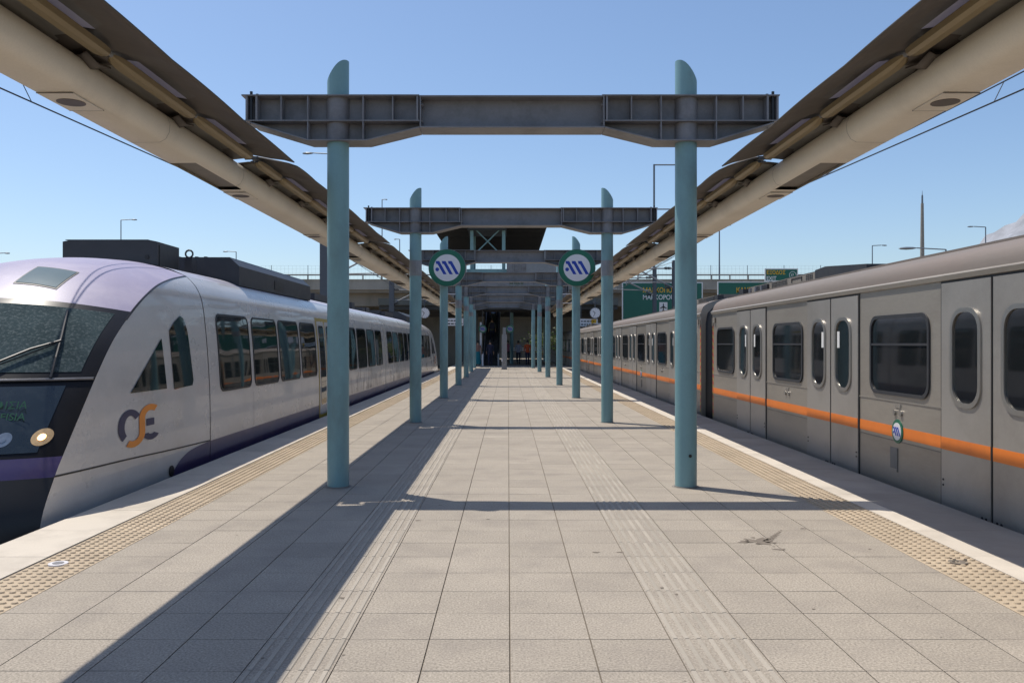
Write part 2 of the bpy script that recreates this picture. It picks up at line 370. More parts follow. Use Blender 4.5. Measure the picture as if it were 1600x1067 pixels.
# tactile inset caps
g = thing('floor_stud', (-3.0, 5.53, 0), 'worn round metal cap set in the ochre tactile strip beside the white train', 'floor cap')
m = MB(); m.cyl((-3.0, 5.53, .001), (-3.0, 5.53, .010), .062, n=20); m.build('rim', 'wface', g, 40)
m = MB(); m.cyl((-3.0, 5.53, .010), (-3.0, 5.53, .012), .036, n=16); m.build('core', 'beam', g)
g = thing('broken_cap', (3.02, 5.57, 0), 'broken round cap with loose debris on the tactile strip beside the metro', 'floor cap')
m = MB(); m.cyl((3.02, 5.57, .0), (3.02, 5.57, .008), .06, n=16); m.build('rim', 'stain', g)
m = MB()
for i in range(9):
    a = rnd.uniform(0, 6.28); d = rnd.uniform(0, .08); s_ = rnd.uniform(.004, .010)
    m.box(3.05 + d * math.cos(a), 3.05 + d * math.cos(a) + s_ * 2, 5.58 + d * math.sin(a), 5.58 + d * math.sin(a) + s_, 0.006, .006 + s_)
m.build('debris', 'stain', g)
# rails under the trains
for xc in (-5.25, 5.5):
    for sx in (-1, 1):
        m = MB(); m.box(xc + sx * .7175 + (.035 if sx > 0 else -.035) - .035, xc + sx * .7175 + (.035 if sx > 0 else -.035) + .035, -30, 130, -1.04, -.90)
        tag(m.build('rail', 'steel'), ('inner ' if (xc < 0) == (sx > 0) else 'outer ') + 'steel rail under the ' + ('white and violet train' if xc < 0 else 'silver metro train'), 'rail', 'rails beside the platform')

# ================================================================ PORTAL FRAMES
ROWS = [(8.54, .04), (15.5, .06), (22.46, .05), (29.42, .03), (36.38, -.05), (43.34, -.15), (50.3, -.27)]
FR = ['nearest teal column frame, its sliced tops standing against open sky',
      'second teal column frame from the camera, grey bands on both columns',
      'third teal column frame, directly behind the two round green signs',
      'fourth teal column frame, first one beyond the round signs',
      'fifth teal column frame from the camera, in the middle of the receding row',
      'sixth teal column frame, last but one before the station underpass',
      'last teal column frame, standing at the edge of the dark station underpass']
HW = 1.79; CR = 0.111
def column_mesh(root, x, Y, sgn):
    m = MB(); n = 32; rows = []
    zt_hi, zt_lo = 4.37, 4.15
    top = []; bot = []
    for i in range(n):
        t = 2 * PI * i / n; c = math.cos(t)
        f = 0.5 - 0.5 * c * sgn           # inner side high
        z = zt_lo + (zt_hi - zt_lo) * (1 - (1 - f) ** 2.0) if False else zt_lo + (zt_hi - zt_lo) * math.sin(f * PI / 2)
        top.append((x + CR * c, Y + CR * math.sin(t), z)); bot.append((x + CR * c, Y + CR * math.sin(t), 0))
    m.grid([bot, top], closed=True); m.add(top, [tuple(range(n))])
    c = m.build('column', 'teal', root, 50)
    m = MB(); m.cyl((x, Y, 0.001), (x, Y, .004), .142, .138, n=22); m.cyl((x, Y, .004), (x, Y, .012), .118, n=28); m.build('base_collar', 'recess', c)
    return c
def bracket(root, xc, Y, sgn):
    # cantilever bracket around a column; outer direction sgn
    m = MB(); fw = .15; t = .012
    xo = xc + sgn * .92; xi = xc - sgn * .85
    a, b = min(xo, xi), max(xo, xi)
    m.box(a - .03, b, Y - fw, Y + fw, 3.978, 3.99)                    # top flange
    m.box(a, b, Y - fw + .004, Y + fw - .004, 3.722, 3.734)           # mid flange
    m.box(a + .02, b, Y - .006, Y + .006, 3.734, 3.978)              # web
    zb = 3.525
    x1 = xc + sgn * .86; x2 = xc + sgn * .28; x3 = xc - sgn * .32; x4 = xi
    pts = [(x1, 3.70), (x2, zb), (x3, zb), (x4, 3.655)]
    for (p, q) in zip(pts, pts[1:]):
        lo = [(p[0], p[1]), (q[0], q[1]), (q[0], q[1] + t), (p[0], p[1] + t)]
        m.prism(lo, 'y', Y - fw, Y + fw)
    m.prism([(x1, 3.722), (x1, 3.712), (x2, zb + t), (x3, zb + t), (x4, 3.667), (x4, 3.722)], 'y', Y - .006, Y + .006)
    for dx in (.90, .80, .55, .28, -.28, -.58, -.83):
        x = xc + sgn * dx
        th = .006 if abs(dx) < .8 else .01
        m.box(x - th, x + th, Y - fw + .008, Y + fw - .008, 3.734, 3.978)
        if abs(dx) == .28: m.box(x - th, x + th, Y - fw + .008, Y + fw - .008, zb + t, 3.722)
    o = m.build('bracket', 'beam', root)
    m = MB(); m.cyl((xc, Y, 3.5372), (xc, Y, 3.721), .118, n=28, caps=False); m.cyl((xc, Y, 3.7342), (xc, Y, 3.977), .118, n=28, caps=False)
    m.build('sleeve', 'beam', o, 50)
    m = MB(); m.box(xc + sgn * .86 - .012, xc + sgn * .86 + .012, Y - .12, Y - .10, 3.70, 4.03); m.box(xc + sgn * .80 - .012, xc + sgn * .80 + .012, Y - .12, Y - .10, 3.99, 4.005)
    m.build('drip_pin', 'black', o)
    return o
def frame_at(Y, label):
    root = thing('portal_frame', (0, Y, 0), label, 'frame', 'teal portal frames along the platform')
    for sgn in (-1, 1):
        column_mesh(root, sgn * HW, Y, sgn); bracket(root, sgn * HW, Y, sgn)
    m = MB(); a = HW - .85 - .004
    m.box(-a, a, Y - .15, Y + .15, 3.968, 3.982); m.box(-a, a, Y - .15, Y + .15, 3.655, 3.669); m.box(-a, a, Y - .006, Y + .006, 3.669, 3.968)
    for sx in (-1, 1):
        m.box(sx * (a - .012), sx * (a - .0), Y - .146, Y + .146, 3.669, 3.968)
        for z in (3.73, 3.90):
            for dy in (-.10, -.05, .05, .1): m.cyl((sx * (a - .03), Y + dy, z), (sx * (a - .012), Y + dy, z), .012, n=6)
    m.build('centre_beam', 'beam', root)
    return root
f0 = frame_at(8.54, FR[0]); f0.location.x = ROWS[0][1]
frames = [f0]
for i in range(1, 7):
    c = tree_copy(f0); c.location = (ROWS[i][1], ROWS[i][0], 0); c['label'] = FR[i]; frames.append(c)
for i, (z0, z1) in ((1, (2.73, 3.02)), (3, (2.73, 3.02)), (4, (2.9, 3.12)), (5, (2.9, 3.12))):
    for sgn in (-1, 1):
        col = [k for k in KIDS(frames[i]) if k.name.startswith('column')][0 if sgn < 0 else 1]
        X = ROWS[i][1] + sgn * HW; Y = ROWS[i][0]
        m = MB(); m.cyl((X, Y, z0), (X, Y, z1), CR + .005, n=28)
        m.box(X + .01, X + .03, Y - CR - .03, Y - CR + .01, z0 + .03, z1 - .03)
        for k in range(3): m.box(X + .0, X + .035, Y - CR - .035, Y - CR + .01, z0 + .04 + k * .08, z0 + .065 + k * .08)
        m.build('joint_band', 'beam_light', col, 50)
# drill hole and scuff on the near right column
col = [k for k in KIDS(frames[0]) if k.name.startswith('column')][1]
m = MB(); X = ROWS[0][1] + HW + .02; Y = 8.54
m.cyl((X, Y - CR - .006, .33), (X, Y - CR + .02, .33), .017, n=10); m.build('bolt_hole', 'black', col)

# ================================================================ CANOPIES
NOD = [0.06, .96, 2.40, 3.85, 5.32, 6.84]
def canopy(sx, n, label):
    Y0 = 8.54 + 6.96 * n
    def W0(x, y, z): return (sx * x, Y0 + y, z)
    def W(x, y, z): return W0(x * .95, y, 1.47 + (z - 1.47) * .95)
    root = thing('canopy', (sx * 2.7, Y0, 3.3), label, 'canopy', 'canopy sections along the %s side of the platform' % ('left' if sx < 0 else 'right'))
    # sheet: inner wing
    def zin(y, k):   # inner-edge height
        a, b = NOD[k], NOD[k + 1]; t = (y - a) / (b - a)
        arch = .010 * math.sin(PI * t)
        end = .010 * max(0, (y - 5.6) / 1.24) ** 2
        return (3.325 if sx < 0 else 3.285) + arch + end - (.010 * (1 - y / .96) if y < .96 else 0)
    sh = MB(); li = MB()
    prof = [(2.20, 0), (2.30, .035), (2.42, .06), (2.55, .085), (2.64, .10), (2.74, .105)]
    for k in range(5):
        a, b = NOD[k], NOD[k + 1]; ys = [a + (b - a) * i / 10 for i in range(11)]
        if k == 4: ys[-1] = 6.86
        rows = []
        for y in ys:
            t = (y - a) / (b - a); rid = -.028 * (abs(2 * t - 1) ** 6)
            r = []
            for i, (x, dz) in enumerate(prof):
                q = min(1, (x - 2.2) / .3); yy = y
                if k == 4 and y == ys[-1]: yy = y + .10 * (1 - (x - 2.2) / .54) ** 1.5
                if k == 0 and y == ys[0]: yy = y + .04 * (1 - (x - 2.2) / .54)
                r.append(W0(x, yy, zin(y, k) * (1 - q) + 3.335 * q + dz + rid * min(1, (x - 2.2) / .25) * (1 if x < 2.7 else .6)))
            rows.append(r)
        # slot for a light panel in the strip 2.55-2.64
        li = MB()
        for j in range(10):
            for i in range(5):
                if i == 3 and k != 0 and 2 <= j <= 7:
                    li.grid([[rows[j][i], rows[j][i + 1]], [rows[j + 1][i], rows[j + 1][i + 1]]]); lk = True; continue
                sh.grid([[rows[j][i], rows[j][i + 1]], [rows[j + 1][i], rows[j + 1][i + 1]]])
        if li.v:
            lio = li.build('light_panel', 'panel_gl', root, weld=True)
            md = lio.modifiers.new('s', 'SOLIDIFY'); md.thickness = .006; md.offset = 0
    sho = sh.build('roof_sheet', 'sheet', root, 60, weld=True)
    md = sho.modifiers.new('s', 'SOLIDIFY'); md.thickness = .012; md.offset = 1 if False else 0
    # purlin segments
    for k in range(5):
        a, b = NOD[k] + .02, NOD[k + 1] - .02
        m = MB(); pr = []
        for y, s_ in ((a, .35), (a + .05, .8), (a + .14, 1), (b - .14, 1), (b - .05, .8), (b, .35)):
            pr.append([W(2.75 + s_ * .062 * math.cos(R(q)), y, 3.468 + s_ * .062 * math.sin(R(q))) for q in (180, 215, 245, 295, 325, 360)])
        m.grid(pr); m.build('purlin', 'purlin', root, 25)
    # outer wing between purlin and spine (top cover)
    for k in range(5):
        ou = MB(); vn = MB()
        a, b = NOD[k], NOD[k + 1]
        for t0, t1, which in ((0, 1, ou), (.14, .8, vn)):
            zo_ = -.009 if which is vn else 0
            yA, yB = a + (b - a) * t0, a + (b - a) * t1
            seg = []
            for y in (yA, (yA + yB) / 2, yB):
                u = (y - a) / (b - a); dz = .05 * math.sin(PI * u)
                seg.append([W(2.76, y, 3.45 + dz * .2 + zo_), W(2.84, y, 3.45 + dz + zo_), W(2.93, y, 3.44 + dz + zo_), W(3.0, y, 3.43 + zo_)])
            which.grid(seg)
        o = ou.build('outer_sheet', 'sheet', root, 60); md = o.modifiers.new('s', 'SOLIDIFY'); md.thickness = .01; md.offset = 0
        o = vn.build('vent_panel', 'vent', root, 60); md = o.modifiers.new('s', 'SOLIDIFY'); md.thickness = .008; md.offset = 0
    # spine beam
    def sec(rec):
        pts = [(3.20, 3.175), (3.235, 3.22), (3.25, 3.30), (3.22, 3.40), (3.10, 3.47), (2.98, 3.46), (2.895, 3.40), (2.868, 3.33), (2.875, 3.26), (2.905, 3.205), (2.955, 3.178)]
        return pts
    m = MB(); pts = sec(0); n_ = len(pts)
    rA = (-.62, .66)
    y_a, y_b = 0.0, 6.96
    R0, R1 = 5.9, 6.955      # recess before the next frame
    R2, R3 = .005, .62
    def ringat(y): return [W(x, y, z) for x, z in pts]
    ysl = [y_a, R3, 4.55, R0 if False else 5.9, y_b]
    m.add([], [])
    prev = ringat(y_a)
    seglist = [(y_a, .20, True), (.20, 5.87, False), (5.87, y_b, True)]
    for (a, b, rec) in seglist:
        A, B = ringat(a), ringat(b)
        o0 = len(m.v); m.v += A + B
        for i in range(n_):
            k2 = (i + 1) % n_
            if rec and i == n_ - 1: continue          # flat underside left open: recess
            m.f.append((o0 + i, o0 + k2, o0 + n_ + k2, o0 + n_ + i)); m.m.append(0)
    sp = m.build('spine_beam', 'cream', root, 40, weld=True)
    for (a, b, rec) in seglist:
        if rec:
            m = MB(); m.add([W(2.94, a, 3.21), W(3.215, a, 3.21), W(3.215, b, 3.21), W(2.94, b, 3.21)], [(0, 1, 2, 3)]); m.build('recess_lining', 'recess', sp)
    # seam rings on the spine
    for y in (.005, 5.1):
        m = MB(); m.grid([[W(3.05 + (x - 3.05) * 1.004, y, 3.32 + (z - 3.32) * 1.006) for x, z in pts], [W(3.05 + (x - 3.05) * 1.004, y + .006, 3.32 + (z - 3.32) * 1.006) for x, z in pts]], closed=True); m.build('seam', 'recess', sp)
    # downlights
    for y in (.53, 3.97):
        f = MB(); f.box(sx * 2.807, sx * 3.04, Y0 + y - .20, Y0 + y + .20, 3.083, 3.0885); fo = f.build('downlight', 'cream', root)
        [MB().box(sx * 2.804, sx * 3.043, Y0 + y + q_ - .003, Y0 + y + q_ + .003, 3.0825, 3.0888).build('trim_line', 'recess', fo) for q_ in (-.203, .203)]
        f = MB(); f.cyl((sx * 2.924, Y0 + y, 3.080), (sx * 2.924, Y0 + y, 3.0825), .09, n=28)
        fo2 = f.build('lamp_well', 'hole', fo)
    # hangers and struts
    for y in (NOD[2], NOD[4]):
        m = MB(); m.cyl(W0(2.74, y + .0, 3.41), W0(2.77, y + .02, 3.23), .009, n=6); m.build('stay', 'steel', root)
    for y in (.10, .30):
        m = MB(); m.cyl(W0(2.74, y, 3.40), W0(2.60, y - .02, 3.40), .018, n=8); m.build('bolt', 'steel', root)
    m = MB(); m.cyl(W0(2.69, .12 - .08, 3.47), W0(2.69, .12 - .08, 3.70), .016, n=8)
    m.box(sx * 2.62, sx * 2.78, Y0 - .02, Y0 + .08, 3.45, 3.475)
    m.build('hanger', 'steel', root)
    for k in (1, 2, 3, 4):
        m = MB(); y = NOD[k]
        rr = []
        for dy, h in ((-.16, 0), (0, .05), (.16, 0)):
            rr.append([W(2.82, y + dy, 3.43 - h * .6), W(2.88, y + dy * .8, 3.42 - h), W(2.93, y + dy, 3.41)])
        m.grid(rr); o = m.build('gusset', 'sheet', root, 60); md = o.modifiers.new('s', 'SOLIDIFY'); md.thickness = .012
    return root
LB = {-2: 'foremost section overhead at the picture corner', -1: 'section ending at the nearest teal frame', 0: 'section between nearest and second teal frames',
      1: 'between the second and third teal frames', 2: 'between the third and fourth teal frames', 3: 'between the fourth and fifth teal frames',
      4: 'between the fifth and sixth teal frames', 5: 'between the sixth and last teal frames'}
for sx in (-1, 1):
    side = 'left' if sx < 0 else 'right'
    c0 = canopy(sx, -1, '%s brown canopy with cream spine, %s' % (side, LB[-1]))
    for n in (-2, 0, 1, 2, 3, 4, 5):
        c = tree_copy(c0); c.location.y = 8.54 + 6.96 * n
        c['label'] = '%s brown canopy with cream spine, %s' % (side, LB[n])
# ================================================================ METRO CARRIAGES (right)
def emblem(parent, c, ux, uz, nrm, Rr, thick, name='emblem', rim=None, face='wface'):
    # disc in the plane (ux, uz) with outward normal nrm
    c = Vector(c); ux = Vector(ux); uz = Vector(uz); nv = Vector(nrm)
    def disc(r, d0, d1, n=40):
        m = MB(); m.cyl(c + nv * d0, c + nv * d1, r, n=n); return m
    base = disc(Rr, -thick, 0).build(name, rim or 'green_ring', parent, 40)
    disc(Rr * .96, 0.0002, .004 * max(1, Rr * 2)).build('ring', 'green_ring', base, 40)
    disc(Rr * .73, .0005, .007 * max(1, Rr * 2)).build('face', face, base, 40)
    s_ = Rr / 225.0; m = MB(); d = .007 * max(1, Rr * 2)
    for i in range(3):
        P = [(190, 88), (235, 88), (325, 250), (285, 250), (214, 124), (197, 124)]
        vs = []
        for dd in (d, d + .003):
            for px, py in P:
                vs.append(c + ux * ((px + 76 * i - 330) * s_) - uz * ((py - 170) * s_) + nv * dd)
        m.add(vs, [tuple(range(5, -1, -1)), tuple(range(6, 12))] + [(q, (q + 1) % 6, 6 + (q + 1) % 6, 6 + q) for q in range(6)])
    cc = c + ux * ((210 - 330) * s_) - uz * ((190 - 170) * s_)
    m.cyl(cc + nv * d, cc + nv * (d + .003), 23 * s_, n=18)
    m.build('mark', 'blue', base)
    return base
MH = 1.43
def metro(Yc, label):
    xc = 5.5; L = 7.82
    root = thing('metro_carriage', (xc, Yc, -0.9), label, 'metro carriage', 'carriages of the silver metro train')
    prof = [(1.36, -.62), (1.42, -.35), (MH, -.2), (MH, .87), (MH, 2.05), (1.455, 2.055), (1.462, 2.10), (1.43, 2.12)]
    roofp = [(1.43, 2.12), (1.41, 2.20), (1.35, 2.28), (1.20, 2.355), (.95, 2.42), (.62, 2.485), (.3, 2.54), (0, 2.56)]
    def full(p, z=None): return [(xc + a, b) for a, b in p]
    # body: two side walls + ends
    m = MB()
    for sx in (-1, 1):
        m.grid([[(xc + sx * a, Yc - L, b) for a, b in prof], [(xc + sx * a, Yc + L, b) for a, b in prof]])
    for e in (-1, 1):
        loop = [(xc - a, Yc + e * L, b) for a, b in prof + roofp[1:]] + [(xc + a, Yc + e * L, b) for a, b in reversed(prof + roofp[1:-1])]
        m.add(loop, [tuple(range(len(loop)))])
    m.box(xc - 1.3, xc + 1.3, Yc - L + .05, Yc + L - .05, -.62, -.60)
    body = m.build('body', 'steelbody', root, 35)
    # underframe & bogies
    m = MB(); m.box(xc - 1.1, xc + 1.1, Yc - 6.5, Yc + 6.5, -.80, -.605)
    for e in (-1, 1):
        for dy in (-1, 1):
            for sx in (-1, 1): m.cyl((xc + sx * .68, Yc + e * 5.2 + dy, -.52), (xc + sx * .80, Yc + e * 5.2 + dy, -.52), .38, n=20)
    m.build('bogie', 'black', root)
    # roof
    m = MB(); fr = [(xc - a, b) for a, b in roofp] + [(xc + a, b) for a, b in reversed(roofp[:-1])]
    fr = catmull(fr, 3)
    m.grid([[(x, Yc + y, z) for x, z in fr] for y in (-L + .002, -L + .25, 0, L - .25, L - .002)])
    rf = m.build('roof', 'steelroof', root, 50)
    m = MB()
    for sx in (-1, 1):
        for a, b in ((1.20, 2.357), (1.02, 2.405), (.84, 2.445)): m.box(xc + sx * a - .006, xc + sx * a + .006, Yc - L + .3, Yc + L - .3, b - .01, b + .008)
    m.build('roof_rib', 'steelroof', rf)
    # roof equipment at the far end
    m = MB(); m.box(xc - .86, xc + .86, Yc + 3.4, Yc + 7.2, 2.40, 2.55)
    eq = m.build('roof_unit', 'recess', root)
    m = MB(); m.prism([(Yc + 2.0, 2.42), (Yc + 3.8, 2.42), (Yc + 3.8, 2.575), (Yc + 3.4, 2.595), (Yc + 2.0, 2.50)], 'x', xc - .88, xc + .88); m.box(xc - .84, xc + .84, Yc + 3.81, Yc + 5.3, 2.551, 2.566)
    m.build('cover', 'dark', eq)
    m = MB()
    for sx in (-1, 1):
        for y0_, y1_ in ((3.95, 4.25), (5.1, 5.9)):
            for r in range(4):
                k = y0_
                while k < y1_:
                    m.box(xc + sx * .858, xc + sx * .866, Yc + k, Yc + k + .05, 2.44 + r * .028, 2.454 + r * .028); k += .075
        m.box(xc + sx * .858, xc + sx * .87, Yc + 4.4, Yc + 4.42, 2.46, 2.53); m.box(xc + sx * .858, xc + sx * .87, Yc + 4.86, Yc + 4.88, 2.46, 2.53); m.box(xc + sx * .858, xc + sx * .87, Yc + 4.4, Yc + 4.88, 2.52, 2.53)
        m.box(xc + sx * .858, xc + sx * .90, Yc + 6.05, Yc + 6.75, 2.44, 2.53)
        m.box(xc + sx * .87, xc + sx * 1.0, Yc + 7.2, Yc + 7.5, 2.42, 2.52)
    m.box(xc - .8595, xc + .8595, Yc + 3.9, Yc + 6.8, 2.43, 2.4395)
    m.build('grille', 'dark', eq)
    m = MB()
    for k in range(3):
        m = MB(); m.cyl((xc - .95, Yc + 6.2 + .35 * k, 2.42), (xc - .95, Yc + 6.2 + .35 * k, 2.51), .03, n=8); m.build('insulator', 'beam_light', eq, 40)
    for sx in (-1, 1):
        def F(off): return lambda z: xc + sx * (MH + off)
        # seams of the fixed panels, windows
        segs = [(-L, -6.01), (-4.39, -2.55), (-.93, .93), (2.55, 4.39), (6.01, L)]
        wins = [(-7.4, -6.25), (-4.06, -2.86), (-.66, .58), (2.78, 4.0), (6.25, 7.4)]
        for si, ((a, b), (w0, w1)) in enumerate(zip(segs, wins)):
            wo_ = rrect(Yc + w0 - .035, Yc + w1 + .035, .925, 1.775, .15); wi = rrect(Yc + w0, Yc + w1, .96, 1.74, .13)
            m = MB(); scan(m, wi, F(.004), 12); win = m.build('window', 'glass', root)
            m = MB(); ring(m, wo_, wi, F(.0), F(.018), F(.004)); m.build('window_frame', 'dark', win, 40)
            m = MB(); m.box(xc + sx * (MH + .003), xc + sx * (MH + .014), Yc + w0, Yc + w1, 1.45, 1.475); m.build('transom', 'dark', win)
            m = MB(); m.box(xc + sx * (MH + .001), xc + sx * (MH + .007), Yc + a + .02, Yc + b - .02, .862, .874)
            m.box(xc + sx * (MH + .001), xc + sx * (MH + .008), Yc + a + .02, Yc + b - .02, .45, .453)
            m.build('panel_seam', 'recess', body)
            m = MB(); m.box(xc + sx * (MH + .0005), xc + sx * (MH + .002), Yc + a, Yc + b, .49, .605); m.build('stripe', 'orange', body)
            cy = Yc + (w0 + w1) / 2
            if abs(w0) < 5:
                m = MB()
                for dy in (-.07, .07): m.cyl((xc + sx * MH, cy + dy, .75), (xc + sx * (MH + .02), cy + dy, .75), .028, n=14)
                m.build('knob', 'chrome', body, 40)
                m = MB(); m.box(xc + sx * MH, xc + sx * (MH + .008), cy - .06, cy + .06, .80, .84); m.build('data_plate', 'recess', body)
        # door pairs
        for dc in (-5.2, -1.74, 1.74, 5.2):
            y = Yc + dc
            m = MB(); m.box(xc + sx * (MH + .0008), xc + sx * (MH + .006), y - .84, y + .84, -.19, 2.05); m.build('door_seal', 'black', body)
            for e in (-1, 1):
                a, b = sorted((y + e * .018, y + e * .812))
                m = MB(); m.box(xc + sx * (MH + .004), xc + sx * (MH + .016), a, b, -.16, 2.03)
                d = m.build('door', 'steeldoor', root)
                wc = (a + b) / 2 + e * -.02
                wo_ = rrect(wc - .245, wc + .245, .90, 1.79, .19); wi = rrect(wc - .205, wc + .205, .94, 1.75, .16)
                m = MB(); scan(m, wi, F(.0175), 12); m.build('door_window', 'glass', d)
                m = MB(); ring(m, wo_, wi, F(.016), F(.032), F(.0176)); m.build('door_window_frame', 'chrome', d, 40)
                m = MB(); m.box(xc + sx * (MH + .0165), xc + sx * (MH + .0185), a, b, .49, .605); m.build('door_stripe', 'orange', d)
                if abs(dc) > 0 and (dc > 0):
                    yy = wc - e * .14
                    m = MB(); m.box(xc + sx * (MH + .018), xc + sx * (MH + .0205), yy - .035, yy + .035, 1.42, 1.62); m.build('sticker', 'sign_white', d)
                m = MB()
                for k in range(2): m.cyl((xc + sx * (MH + .016), y + e * (.08 + .06 * k), -.02 + 0.0 * k), (xc + sx * (MH + .024), y + e * (.08 + .06 * k), -.02), .012, n=8)
                for k in range(2): m.cyl((xc + sx * (MH + .016), y + e * .775, .16 + .05 * k), (xc + sx * (MH + .022), y + e * .775, .16 + .05 * k), .010, n=8)
                m.build('door_rivet', 'black', d)
        # emblem, little hatch
        ux = (0, -sx, 0) if False else (0, (1 if sx > 0 else -1), 0)
        emblem(body, (xc + sx * (MH + .006), Yc - .03, .555), ux, (0, 0, 1), (sx, 0, 0), .125, .004)
        m = MB(); m.box(xc + sx * MH, xc + sx * (MH + .004), Yc - .02, Yc + .14, .16, .38); m.box(xc + sx * MH, xc + sx * (MH + .012), Yc - .03, Yc - .02, .13, .38); m.build('hatch', 'recess', body)
        # hazard strips at the ends
        for e in (-1, 1):
            ye = Yc + e * (L - .05); m = MB(); k = 0; z = .0
            while z < 1.8:
                m.mi = k % 2; d_ = .06
                m.add([(xc + sx * (MH + .003), ye - .035, z), (xc + sx * (MH + .003), ye + .035, z + d_), (xc + sx * (MH + .003), ye + .035, z + d_ + .07), (xc + sx * (MH + .003), ye - .035, z + .07)], [(0, 1, 2, 3)])
                z += .07; k += 1
            m.build('hazard_strip', ['yellow', 'red'], body)
            m = MB(); m.box(xc + sx * MH, xc + sx * (MH + .03), ye - .22, ye - .10, 1.88, 1.98); m.box(xc + sx * MH, xc + sx * (MH + .02), ye - .02, ye + .02, 1.82, 1.98); m.build('end_lamp', 'recess', body)
    return root
m1 = metro(8.69, 'nearest silver metro carriage with orange stripe, beside the nearest right column')
for i, lab in enumerate(('second silver metro carriage, just past the near black gangway bellows', 'third silver metro carriage from the camera, half hidden by the columns', 'farthest silver metro carriage, its end at the station underpass')):
    c = tree_copy(m1); c.location.y = 8.69 + 16.62 * (i + 1); c['label'] = lab
    if i % 2 == 0: c.rotation_euler.z = PI
def bellows(Y, label):
    r = thing('gangway_bellows', (5.5, Y, 0), label, 'bellows', 'gangway bellows between metro carriages')
    m = MB(); rows = []
    base = [(1.34, -.3), (1.34, 1.9), (1.30, 2.12), (1.12, 2.30), (.8, 2.38), (0, 2.44)]
    loop = [(-a, b) for a, b in base] + [(a, b) for a, b in reversed(base[:-1])]
    for k in range(9):
        q = 1.0 if k % 2 == 0 else .93
        rows.append([(5.5 + x * q, Y - .495 + .99 * k / 8, (z - 1) * q + 1) for x, z in loop])
    m.grid(rows, closed=True); m.build('pleats', 'black', r, 20); return r
b1 = bellows(8.69 + 8.31, 'black ribbed bellows between the nearest and second metro carriages')
for i, lab in enumerate(('black ribbed bellows between the second and third metro carriages', 'black ribbed bellows between the third and farthest metro carriages')):
    c = tree_copy(b1); c.location.y = 17.0 + 16.62 * (i + 1); c['label'] = lab

